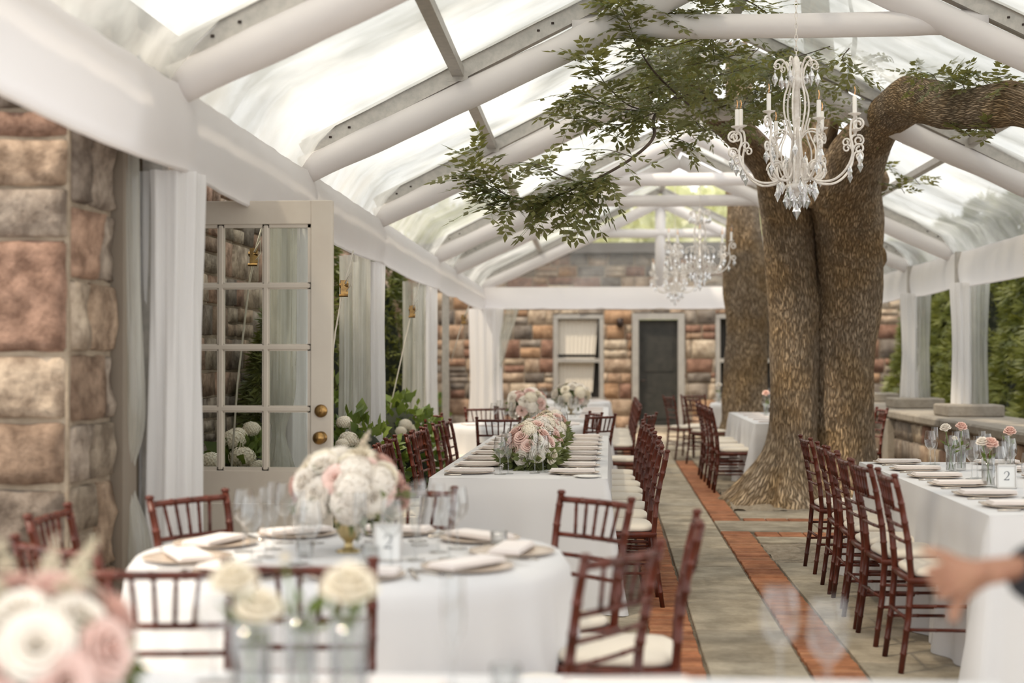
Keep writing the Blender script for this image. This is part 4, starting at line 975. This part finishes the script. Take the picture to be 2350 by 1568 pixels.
long_setting(1.655, 2.72, 6.72, 6, .54, 'numbered table', flutes=True, inset=.21)
long_setting(-1.0, -.02, 16.6, 6, .62, 'far long table', True)
long_setting(1.52, 2.52, 15.5, 5, .60, 'table behind the big tree', True)
# near round table
for i in range(9):
    a = rad(-78 + 40 * i); r_ = .565; x, y = RC[0] + r_ * cos(a), RC[1] + r_ * sin(a)
    w_ = ['front right of the middle', 'right front', 'right', 'far right', 'far middle', 'far left', 'left', 'near left', 'near middle'][i] + ' place of the near round table'
    P(CP, x, y, a, 'beige charger plate at the ' + w_, 'charger plates on the near round table'); P(NK, x, y, a + pi / 2 + random.uniform(-.25, .25), 'folded napkin at the ' + w_, 'napkins on the near round table', ZT + .0145)
    for dr_, dt, pr, nm in ((-.20, .12, WG, 'clear wine glass'), (-.26, .02, FL, 'tall champagne flute'), (-.16, -.03 + .03, None, '')):
        if pr: P(pr, RC[0] + (r_ + dr_) * cos(a) - dt * sin(a), RC[1] + (r_ + dr_) * sin(a) + dt * cos(a), 0, nm + ' at the ' + w_, ('wine glasses' if pr is WG else 'flutes') + ' on the near round table')
    P(FK, x + .17 * -sin(a) * -1, y + .17 * cos(a) * -1, a - pi / 2, 'silver fork at the ' + w_, 'forks on the near round table'); P(KN, x - .18 * sin(a), y + .18 * cos(a), a - pi / 2, 'silver knife at the ' + w_, 'knives on the near round table')
for (px, py, lb) in ((1145, 1255, 'small glass votive right of centre on the near round table'), (850, 1290, 'small glass votive beside the gold vase on the near round table'), (700, 1280, 'small glass votive left of the gold vase on the near round table')):
    p = atz(px, py, ZT); P(TV, p.x, p.y, 0, lb, 'votives on the near round table')
# middle round table and far ones
for i, (px, Y) in enumerate(((1133, 14.9), (1160, 14.9), (1145, 15.2), (1172, 14.5))):
    p = at(px, 900, Y); P(WG if i < 2 else FL, p.x, p.y, 0, ['left one of the two clear wine glasses on the middle round table', 'right one of the two clear wine glasses on the middle round table', 'champagne flute behind the two wine glasses on the middle round table', 'champagne flute by the flowers on the middle round table'][i], 'glasses on the middle round table')
for i in range(6):
    a = rad(200 + 40 * i); P(NK, R2[0] + .56 * cos(a), R2[1] + .56 * sin(a), a + pi / 2, 'folded napkin on the middle round table beyond the long table', 'napkins on the middle round table')
for (cx, cy, nm) in ((2.35, 22.3, 'far round table'), (-.75, 23.2, 'farthest round table')):
    for i in range(7):
        a = rad(15 + 51 * i); P(WG, cx + .38 * cos(a), cy + .38 * sin(a), 0, 'clear wine glass in the cluster on the ' + nm, 'glasses on the ' + nm); P(NK, cx + .58 * cos(a), cy + .58 * sin(a), a + pi / 2, 'folded napkin on the ' + nm, 'napkins on the ' + nm)
# bottom-edge table
for (px, py, pr, lb) in ((490, 1568, WG, 'blurred wine glass between the two flower arrangements at the bottom edge'), (1040, 1590, FL, 'blurred glass below the bare tablecloth at the bottom edge'), (1160, 1590, TV, 'blurred votive at the bottom edge, centre'), (1790, 1600, WG, 'left blurred wine glass at the bottom right over the brick strip'), (1900, 1640, WG, 'right blurred wine glass at the bottom right over the brick strip')):
    p = atz(px, py, ZT)
    P(pr, p.x, p.y, 0, lb, 'glasses on the bottom-edge table')
for (px, py, rz, lb) in ((1440, 1585, .1, 'blurred folded napkin at the bottom edge below the edge-on chair'), (870, 1585, -.1, 'blurred folded napkin at the bottom edge below the chair post'), (590, 1600, .2, 'blurred folded napkin at the bottom edge left of the small vases'), (1830, 1600, 0, 'blurred folded napkin at the bottom edge near the two glasses')):
    p = atz(px, py, ZT); P(NK, p.x, p.y, rz, lb, 'napkins on the bottom-edge table', s=1.0)

# ------------------------------------------------------------------ flowers
def rose_mesh(name, mk, open_=1.0, seed=0):
    rn = random.Random(seed); mb = MB()
    def pet(a, r0, r1, z0, z1, wd, curl, cup):
        def fn(u, v):
            aa = a + (u - .5) * wd; k = v; edge = (2 * u - 1) ** 2
            r = r0 + (r1 - r0) * (k ** .8) + curl * max(0, k - .7) ** 1.5 * 3; z = z0 + (z1 - z0) * (sin(k * pi / 2) ** .9) * (1 - .16 * edge * k) - curl * .9 * max(0, k - .72)
            return (r * cos(aa), r * sin(aa), z + .02 * sin(u * 9 + a) * k)
        mb.grid(fn, 5, 5)
    for L, (n, r0, r1, z1, wd, curl) in enumerate(((3, .03, .10, .66, 2.4, 0), (4, .06, .24, .68, 2.1, .02), (5, .10, .40, .66, 1.8, .08), (6, .14, .60, .58, 1.6, .14), (6, .16, .80, .40, 1.45, .2), (6, .16, .95, .16, 1.3, .2))):
        for i in range(n): pet(2 * pi * i / n + L * .6 + rn.uniform(-.15, .15), r0, r1 * open_ * rn.uniform(.95, 1.05), -.34 + L * .0, z1 * rn.uniform(.95, 1.04), wd, curl, 0)
    mb.lathe([(0, -.42), (.2, -.38), (.3, -.2), (.25, .1), (0, .2)], 8); return mb.mesh(name, M[mk])
BUD = {k: rose_mesh('rose', k, .66, i) for i, k in enumerate(('cream', 'ivory', 'blush', 'pink'))}
ROSE = {k: rose_mesh('rose', k, 1.0, i) for i, k in enumerate(('cream', 'ivory', 'blush', 'pink'))}
def hyd(k): 
    me = HYD.copy(); me.materials.clear(); me.materials.append(M[k]); return me
HYI = hyd('ivory')
def head(parent, me, p, n, s, nm):
    n = Vector(n).normalized(); q = Vector((0, 0, 1)).rotation_difference(n).to_matrix().to_4x4()
    return inst(nm, me, parent, Matrix.Translation(p) @ q @ Matrix.Rotation(random.uniform(0, 6), 4, 'Z') @ Matrix.Scale(s, 4))
def bouquet(name, loc, rad_, n, label, group=None, vase='gold', hz=.24, low=False, plume=0, seed=0, s=.058, sq=.78):
    random.seed(seed); t = thing(name, loc); tag(t, label, 'flower arrangement', group); c = Vector((0, 0, hz))
    for i in range(n):
        z = 1 - (1.55 if not low else 1.25) * (i + .5) / n; a = i * 2.39996 + random.uniform(-.2, .2); r = math.sqrt(max(0, 1 - z * z)); d = Vector((r * cos(a), r * sin(a), z)); p = c + Vector((d.x * rad_, d.y * rad_, d.z * rad_ * sq)) * random.uniform(.86, 1.06)
        if p.z < .05: p.z = .05
        k = random.random()
        if k < .36: head(t, ROSE['blush'], p, d, s * random.uniform(.95, 1.15), 'blush_rose')
        elif k < .62: head(t, ROSE['ivory'], p, d, s * random.uniform(.95, 1.2), 'ivory_rose')
        elif k < .78: head(t, ROSE['cream'], p, d, s * random.uniform(.9, 1.1), 'cream_rose')
        else: head(t, HYI if k < .93 else HYD, p, d, s * random.uniform(1.0, 1.25), 'hydrangea')
    lf = MB()
    leafcloud(lf, c - Vector((0, 0, rad_ * .08)), (rad_ * .98, rad_ * .98, rad_ * sq * .85), int(n * (7 if low else 3)), .06, 'ell', .3, .45, seed)
    if low: leafcloud(lf, Vector((0, 0, .07)), (rad_ * 1.05, rad_ * 1.05, .06), int(n * 8), .08, 'ell', .0, .4, seed + 1)
    lf.build('foliage', M['leafg'], t, smooth=False); core(c, (rad_, rad_, rad_ * sq), .78).build('foliage_core', M['leafg'], t)
    for i in range(plume):
        a = random.uniform(0, 2 * pi); d = Vector((cos(a) * .55, sin(a) * .55, .9)).normalized(); b_ = MB()
        q0 = c + Vector((d.x * rad_ * .8, d.y * rad_ * .8, d.z * rad_ * .8)); q1 = q0 + d * .12; rn = random.Random(i)
        b_.tube([q0 - d * .05, q1], .002, 4)
        for k in range(60):
            f = rn.random(); p = q0.lerp(q1, f); e = Vector((rn.uniform(-1, 1), rn.uniform(-1, 1), rn.uniform(.0, 1.2))).normalized(); p2 = p + e * .035 * (1.1 - f); g = e.orthogonal().normalized() * .004; b_.add([p, p2 + g, p2 - g], [(0, 1, 2)])
        b_.build('astilbe_plume', M['astilbe'], t, smooth=False)
    if vase == 'gold': MB().lathe([(0, .001), (.045, .001), (.045, .006), (.018, .014), (.014, .03), (.018, .04), (.03, .05), (.042, .075), (.05, .11), (.055, .135), (.052, .136), (.045, .10), (0, .06)], 24).build('vase', M['gold'], t)
    return t
F0 = 'tall rose and hydrangea arrangements'
bouquet('flower_arrangement', (-.925, 5.0, ZT + .001), .178, 46, 'dome of roses in a gold footed vase on the near round table', F0, hz=.215, plume=1, seed=1, s=.052, sq=.66)
p = at(75, 1420, 2.45); bouquet('flower_arrangement', (p.x, p.y, ZT + .001), .155, 28, 'big blurred blush and cream rose arrangement in the bottom left corner', F0, hz=.15, plume=7, seed=2, s=.052)
F1 = 'low rose arrangements along the long table'
for i, (x, y, rr) in enumerate(((-.50, 8.86, .165), (-.47, 9.22, .17), (-.52, 9.62, .165), (-.49, 10.1, .165), (-.5, 10.9, .16), (-.5, 11.7, .16))):
    bouquet('flower_arrangement', (x, y, ZT + .001), rr * .9, 30, 'low rose arrangement on the long central table, %s in the row' % ORD[i], F1, vase=None, hz=.10 + .02 * (i == 1), low=True, seed=10 + i, s=.048, sq=1.0 if i in (0, 1) else .9)
p = at(1210, 930, 14.75); bouquet('flower_arrangement', (p.x, p.y, ZT + .001), .19, 34, 'dome of white and blush flowers on the middle round table', F0, hz=.20, seed=30, s=.06)
p = at(1318, 930, 17.6); bouquet('flower_arrangement', (p.x - .04, p.y, ZT + .001), .20, 24, 'blurred blush flowers on the far long table below the window', F0, hz=.22, seed=31, s=.062)
def bud_vase(x, y, roses, label, group, h=.155, r=.028, seed=0, green=6, rs=.036):
    t = thing('bud_vase', (x, y, ZT + .001)); tag(t, label, 'vase', group); rn = random.Random(seed)
    MB().lathe([(0, .004), (r * .92, .001), (r, .006), (r * 1.02, h), (r * .96, h), (r * .92, .012), (0, .01)], 20).build('glass_vase', M['glass'], t)
    st_ = MB(); lf = MB()
    for (dx, dy, z, k, s_) in roses:
        q = Vector((dx, dy, z)); st_.tube([(-dx * .5, -dy * .5, .015), (dx * .2, dy * .2, h * .8), q - Vector((0, 0, .012))], .0028, 6)
        n = Vector((dx * 3 + rn.uniform(-.2, .2), dy * 3 - .35, 1)); head(t, BUD[k], q, n, s_ * 1.3, 'rose')
        for j in range(5): a = j * 1.256; leaflet(lf, q - Vector((0, 0, .014)), Vector((cos(a), sin(a), -.15)).normalized(), Vector((0, 0, 1)), .03, .008)
    for j in range(green):
        a = rn.uniform(0, 6.28); p0 = Vector((cos(a) * .01, sin(a) * .01, h * rn.uniform(.75, 1.1))); d = Vector((cos(a), sin(a), rn.uniform(.4, 1.2))).normalized(); leaflet(lf, p0, d, d.orthogonal().normalized(), rn.uniform(.04, .07), .02)
    st_.build('rose_stem', M['stem'], t); lf.build('foliage', M['leafb'], t, smooth=False); return t
BV = 'bud vases on the numbered table'
def pv(px, py): q = atz(px, py, ZT); return q.x, q.y
bud_vase(*pv(2182, 1084), [(-.03, 0, .262, 'ivory', .036), (.025, .01, .20, 'cream', .02)], 'slim glass vase with a single white rose on the numbered table', BV, seed=1)
bud_vase(*pv(2206, 1080), [(.0, 0, .262, 'pink', .040)], 'slim glass vase with an open pink rose, second from left', BV, seed=2)
bud_vase(*pv(2268, 1118), [(-.03, .0, .235, 'ivory', .036), (.012, .0, .225, 'pink', .046)], 'glass vase with pink and white roses directly left of the number stand', BV, seed=3, r=.034)
bud_vase(*pv(2318, 1076), [(.0, 0, .225, 'pink', .044)], 'slim glass vase with a round pink rose behind the number stand', BV, seed=4)
FV = 'blurred rose vases at the bottom edge'
q = at(575, 1560, 2.5); bud_vase(q.x, q.y, [(-.03, 0, .285, 'cream', .046), (.02, -.02, .24, 'cream', .046)], 'blurred vase with two cream roses at the bottom edge', FV, h=.22, r=.035, seed=5, green=12)
q = at(800, 1560, 2.55); bud_vase(q.x, q.y, [(.0, 0, .265, 'cream', .056)], 'blurred vase with one large cream rose over the right chair back', FV, h=.22, r=.035, seed=6, green=10)
q = at(690, 1560, 2.7); bud_vase(q.x, q.y, [(-.03, 0, .30, 'cream', .013)], 'blurred vase holding only green stems between the two rose vases', FV, h=.20, r=.03, seed=7, green=14)
for (px, Y, k) in ((1758, 17.0, 'pink'), (1650, 22.3, 'ivory'), (1668, 22.2, 'ivory')):
    q = at(px, 930, Y); bud_vase(q.x, q.y, [(0, 0, .27, k, .05)], {1758: 'small pink rose in a vase left of the big trunk', 1650: 'left one of two tiny blooms on the far round table', 1668: 'right one of two tiny blooms on the far round table'}[px], 'distant rose vases', seed=px)

# ------------------------------------------------------------------ number stands
def two(c, s, wd):            # numeral 2 with thick and thin strokes, drawn in local x,z
    P_ = [(-.30, .62), (-.22, .85), (-.02, .98), (.20, .92), (.31, .72), (.27, .48), (.10, .22), (-.12, -.02), (-.34, -.22)]
    W_ = [.07, .06, .06, .10, .13, .13, .09, .06, .05]; mb = MB(); PP = catmull([(a, b_, w_) for (a, b_), w_ in zip(P_, W_)], 5)
    vs = []; 
    for i, (a, b_, w_) in enumerate(PP):
        t = Vector((PP[min(i + 1, len(PP) - 1)][0] - PP[max(i - 1, 0)][0], PP[min(i + 1, len(PP) - 1)][1] - PP[max(i - 1, 0)][1])).normalized(); n = Vector((-t.y, t.x)) * w_ * .5
        vs += [(c[0] + (a + n.x) * s, c[1], c[2] + (b_ + n.y) * s), (c[0] + (a - n.x) * s, c[1], c[2] + (b_ - n.y) * s)]
    mb.add(vs, [(2 * i, 2 * i + 1, 2 * i + 3, 2 * i + 2) for i in range(len(PP) - 1)])
    mb.add([(c[0] + x * s, c[1], c[2] + z * s) for x, z in ((-.36, -.24), (.32, -.24), (.37, -.02), (.31, -.02), (.27, -.13), (-.30, -.14))], [(0, 1, 2, 3, 4, 5)]); return mb
def stand(px, py, w_, h_, label, Y=None):
    q = atz(px, py, ZT) if Y is None else at(px, py, Y); t = thing('number_stand', (q.x, q.y, ZT + .001), -.06); tag(t, label, 'table number')
    f_ = MB(); b_ = .009
    for (x, z, sx, sz) in ((0, b_ / 2, w_, b_), (0, h_ - b_ / 2, w_, b_), (-w_ / 2 + b_ / 2, h_ / 2, b_, h_), (w_ / 2 - b_ / 2, h_ / 2, b_, h_)): f_.cbox((x, 0, z), (sx, .012, sz), .002)
    f_.box((0, .03, h_ * .3), (.02, .05, .004)); f_.build('frame', M['frame'], t, smooth=False)
    MB().box((0, .001, h_ / 2), (w_ - .014, .004, h_ - .014)).build('card', M['card'], t, smooth=False)
    two((0, -.003, h_ * .42), h_ * .30, 1).build('numeral', M['ink'], t, smooth=False)
stand(2310, 1122, .103, .127, 'silver-framed table number card reading 2 on the right-hand table')
stand(890, 1290, .10, .13, 'blurred white number card right of the gold vase, near round table')

# ------------------------------------------------------------------ chandelier
def drop(s=1.0):
    return MB().lathe([(0, 0), (.005, -.005), (.005, -.013), (0, -.016)], 6).lathe([(0, -.016), (.015, -.046), (.020, -.062), (.0, -.102)], 6).mesh('crystal_drop', M['crystal'], False)
DROP = drop()
def curl(c, r0, a0, turns, n=18, shrink=.35, sg=1):     # spiral in local (r,z)
    return [(c[0] + r0 * (1 - (1 - shrink) * i / n) * cos(a0 + sg * turns * 2 * pi * i / n), c[1] + r0 * (1 - (1 - shrink) * i / n) * sin(a0 + sg * turns * 2 * pi * i / n)) for i in range(n + 1)]
def make_chandelier():
    t = thing('chandelier'); t['category'] = 'chandelier'; W = M['white']     # origin at hub bottom (z=0), radius .40
    b_ = MB().lathe([(0, -.06), (.008, -.05), (.018, -.035), (.020, -.02), (.06, -.008), (.068, .004), (.068, .018), (.058, .026), (.03, .03), (.018, .05), (.018, .20), (.022, .21), (.022, .22), (.016, .24), (.016, .60), (.045, .635), (.045, .66), (.030, .70), (.022, .74), (.020, .78), (.010, .80), (0, .80)], 20)
    b_.build('centre_column', W, t)
    def radial(P2, ang, r, nm, n=7, parent=t):
        return MB().tube([(q[0] * cos(ang), q[0] * sin(ang), q[1]) for q in P2], r, n).build(nm, W, parent)
    def smooth(P2, sub=5): return [(a, b_) for a, b_ in catmull(P2, sub)]
    def hang(parent, r, z, ang, s=1.0): inst('crystal_drop', DROP, parent, Matrix.Translation((r * cos(ang), r * sin(ang), z)) @ Matrix.Rotation(ang, 4, 'Z') @ Matrix.Scale(s, 4))
    for k in range(8):
        a = 2 * pi * k / 8 + .22; hi = .05 * (k % 2)
        base = smooth([(.03, .30), (.05, .20), (.10, .17), (.155, .14), (.165, .08), (.13, .035), (.085, .05), (.08, .10), (.12, .14)][::-1][0:0] + [(.055, .10), (.075, .165), (.125, .185), (.165, .145), (.16, .085), (.12, .055), (.085, .075)][0:0] + [(.09, .115), (.11, .15), (.145, .14), (.155, .095), (.12, .05), (.16, .032), (.235, .035), (.30, .075), (.345, .14), (.36, .21), (.345, .27 + hi * .5), (.352, .32 + hi), (.375, .335 + hi)])
        ar = radial(base, a, .0075, 'arm')
        radial(curl((.395, .300 + hi), .036, pi * .6, 1.4, sg=-1), a, .0065, 'scroll', parent=ar); radial(curl((.125, .105), .062, 0, 1.0, 24, .85, 1), a, .006, 'scroll', parent=ar)
        radial(curl((.398, .205), .034, pi, 1.3, sg=-1), a, .006, 'scroll', parent=ar); radial(curl((.318, .25), .026, 0, 1.2, sg=1), a, .0055, 'scroll', parent=ar)
        cz = .365 + hi; cx = .372
        q = Vector((cx * cos(a), cx * sin(a), cz)); MB().lathe([(0, -.035), (.008, -.03), (.012, -.012), (.034, -.004), (.038, .002), (.012, .004), (0, .004)], 16, q).build('drip_pan', W, t)
        MB().lathe([(.013, .0), (.013, .10), (.010, .104), (0, .104)], 12, q).build('candle_sleeve', M['candle'], t)
        bl = MB().lathe([(.009, .104), (.017, .122), (.019, .142), (.014, .166), (.006, .188), (0, .200)], 12, q).build('bulb', M['bulb'], t)
        MB().tube([q + Vector((0, 0, .11)), q + Vector((.003, 0, .14)), q + Vector((0, 0, .16))], .0014, 5).build('filament', M['filament'], bl)
        hang(t, .405, .205, a, 1.0); hang(t, .34, .13, a, .9); hang(t, .12, .03, a + .1, 1.05); hang(t, .15, .20, a, .8)
    for k in range(6):
        a = 2 * pi * k / 6 + .1
        st_ = smooth([(.055, .02), (.045, .12), (.032, .22), (.028, .30), (.055, .38), (.075, .47), (.07, .56), (.045, .64), (.05, .72), (.08, .775), (.115, .775), (.135, .745)])
        s_ = radial(st_, a, .0062, 'upright_scroll'); radial(curl((.115, .742), .022, 0, 1.2, sg=-1), a, .0045, 'scroll', parent=s_)
        m_ = smooth([(.03, .30), (.06, .335), (.10, .35), (.15, .335), (.18, .30)]); s2 = radial(m_, a + .25, .0052, 'upright_scroll'); radial(curl((.158, .292), .022, 0, 1.3, sg=-1), a + .25, .0045, 'scroll', parent=s2)
        m_ = smooth([(.05, .03), (.10, .10), (.12, .22), (.09, .30), (.07, .36), (.085, .42)]); radial(m_, a + .5, .0052, 'upright_scroll')
        hang(t, .130, .72, a, 1.0); hang(t, .165, .27, a + .25, 1.0); hang(t, .09, .70, a, .8); hang(t, .062, -.01, a, 1.15); hang(t, .11, .06, a + .5, 1)
    hang(t, 0, -.06, 0, 1.3)
    ch = MB(); z = .79
    i = 0
    while z < 1.72:
        pl = []
        for k in range(10):
            u = 2 * pi * k / 10; x = .009 * cos(u); zz = z + .021 + .021 * sin(u); pl.append((x, 0, zz) if i % 2 else (0, x, zz))
        ch.tube(pl, .0024, 5, closed=True); z += .034; i += 1
    ch.tube([(0, 0, z - .01), (0, 0, z + .02)], .004, 6)
    ch.build('chain', W, t); return t
CHD = make_chandelier()
for i, (px, Y, rz, lb) in enumerate(((1828, 8.85, .0, 'white scrolled candle chandelier with crystal drops, nearest and sharpest'), (1606, 17.5, .5, 'white crystal chandelier further back, middle one of the three'), (1549, 24 - .8, .2, 'white crystal chandelier farthest away, lowest in the photo'))):
    p = at(px, 430, Y); p.z = 2.50 if i != 1 else 2.47; place(CHD, p, rz, lb, 'chandeliers hanging from the ridge', scale=1.02)

# ------------------------------------------------------------------ person at the right edge, only a pointing hand and dark sleeve in view
def skin_obj(name, verts, edges, radii, material, root=0, sub=2, parent=None):
    me = bpy.data.meshes.new(name); me.from_pydata([tuple(v) for v in verts], edges, []); o = bpy.data.objects.new(name, me); C.objects.link(o)
    md = o.modifiers.new('skin', 'SKIN'); md.use_smooth_shade = True
    for i, r in enumerate(radii): me.skin_vertices[0].data[i].radius = r if isinstance(r, tuple) else (r, r); me.skin_vertices[0].data[i].use_root = (i == root)
    s = o.modifiers.new('sub', 'SUBSURF'); s.levels = sub; s.render_levels = sub; me.materials.append(material)
    if parent: o.parent = parent
    return o
px0 = Vector((.965, 2.66, 0)); pe = thing('person', px0); tag(pe, 'person in a dark suit at the right edge, pointing left', 'person')
V = Vector
hand = at(2215, 1310, 2.62) - px0; tip = at(2112, 1266, 2.62) - px0; wrist = at(2312, 1302, 2.62) - px0; elb = V((-.06, .02, 1.03)); sh = V((-.04, .19, 1.40))
# body: one continuous figure in skin, clothes over it
vb = [V((0, 0, .95)), V((0, 0, 1.15)), V((0, 0, 1.36)), V((0, 0, 1.48)), V((-.01, 0, 1.56)), sh, elb, wrist, V((.0, -.19, 1.40)), V((.03, -.24, 1.12)), V((-.02, -.24, .88)), V((0, .09, .88)), V((.01, .10, .48)), V((.02, .10, .09)), V((-.16, .10, .03)), V((0, -.09, .88)), V((.01, -.10, .48)), V((.02, -.10, .09)), V((-.16, -.10, .03))]
eb = [(0, 1), (1, 2), (2, 3), (3, 4), (2, 5), (5, 6), (6, 7), (2, 8), (8, 9), (9, 10), (0, 11), (11, 12), (12, 13), (13, 14), (0, 15), (15, 16), (16, 17), (17, 18)]
skin_obj('body', vb, eb, [(.15, .11), (.14, .10), (.15, .11), .055, .05, .065, .046, .030, .065, .045, .03, .085, .055, .04, .03, .085, .055, .04, .03], M['skin'], parent=pe)
cu = wrist.lerp(elb, .02)
vj = [V((0, 0, .90)), V((0, 0, 1.15)), V((0, 0, 1.36)), V((0, 0, 1.46)), sh, elb, cu, V((.0, -.19, 1.40)), V((.03, -.24, 1.12)), V((-.01, -.24, .93)), V((0, .09, .86)), V((.01, .10, .48)), V((.02, .10, .10)), V((0, -.09, .86)), V((.01, -.10, .48)), V((.02, -.10, .10))]
ej = [(0, 1), (1, 2), (2, 3), (2, 4), (4, 5), (5, 6), (2, 7), (7, 8), (8, 9), (0, 10), (10, 11), (11, 12), (0, 13), (13, 14), (14, 15)]
skin_obj('suit', vj, ej, [(.21, .17), (.20, .15), (.19, .13), .07, .08, .075, .060, .08, .062, .048, .10, .075, .06, .10, .075, .06], M['suit'], parent=pe)
MB().grid(lambda u, v: (-.01 + .095 * cos(2 * pi * u) * sin(pi * v) * (1.1), .075 * sin(2 * pi * u) * sin(pi * v), 1.68 + .125 * cos(pi * v)), 24, 16, True).build('head', M['skin'], pe)
hd = bpy.data.objects['head']
MB().lathe([(0, 0), (.02, -.01), (.012, -.04), (0, -.05)], 8, (-.112, 0, 1.70)).build('nose', M['skin'], hd)
MB().grid(lambda u, v: (.012 + .105 * cos(2 * pi * u) * sin(pi * v * .55), .085 * sin(2 * pi * u) * sin(pi * v * .55), 1.70 + .125 * cos(pi * v * .55)), 24, 10, True).build('hair', M['hair'], pe)
for s in (-1, 1):
    MB().lathe([(0, -.008), (.007, -.004), (.008, 0), (.007, .004), (0, .008)], 8, (-.100, s * .031, 1.685)).build('eye', M['ink'], hd)
    MB().lathe([(0, -.03), (.014, -.015), (.016, .01), (0, .03)], 8, (-.0, s * .078, 1.675)).build('ear', M['skin'], hd)
# hand: palm, four fingers, thumb
d = (hand - wrist).normalized(); up = V((0, 0, 1)); sd_ = d.cross(up).normalized(); up = sd_.cross(d).normalized()
vs = [wrist - d * .04, wrist + d * .02, wrist + d * .07 - up * .004]; ed = [(0, 1), (1, 2)]; rd_ = [(.026, .020), (.030, .022), (.036, .020)]
def fing(base, pts, r):
    i0 = len(vs); vs.append(base); rd_.append(r * 1.25); ed.append((2, i0))
    for j, p in enumerate(pts): vs.append(p); rd_.append(r * (1 - .13 * j)); ed.append((i0 + j, i0 + j + 1))
kn_ = wrist + d * .105
ib = kn_ + up * .026; fing(ib, [ib.lerp(tip, .38) + up * .004, ib.lerp(tip, .72) + up * .003, tip], .0105)
for j, (o_, l_) in enumerate(((.008, .95), (-.012, .88), (-.032, .72))):
    b0 = kn_ + up * o_ - d * .004 * j; fing(b0, [b0 + d * .034 * l_ - up * .008 + sd_ * .012, b0 + d * .022 * l_ - up * .016 + sd_ * .036, b0 - d * .010 - up * .016 + sd_ * .036], .0105 - .0004 * j)
tb = wrist + d * .045 - up * .016; i0 = len(vs)
for j, (p, r) in enumerate(((tb, .017), (tb + d * .030 - up * .024 + sd_ * .012, .0135), (tb + d * .050 - up * .050 + sd_ * .016, .0115), (tb + d * .058 - up * .078 + sd_ * .012, .0095))):
    vs.append(p); rd_.append(r); ed.append((1 if j == 0 else i0 + j - 1, i0 + j))
skin_obj('hand', vs, ed, rd_, M['skin'], 1, 2, pe)
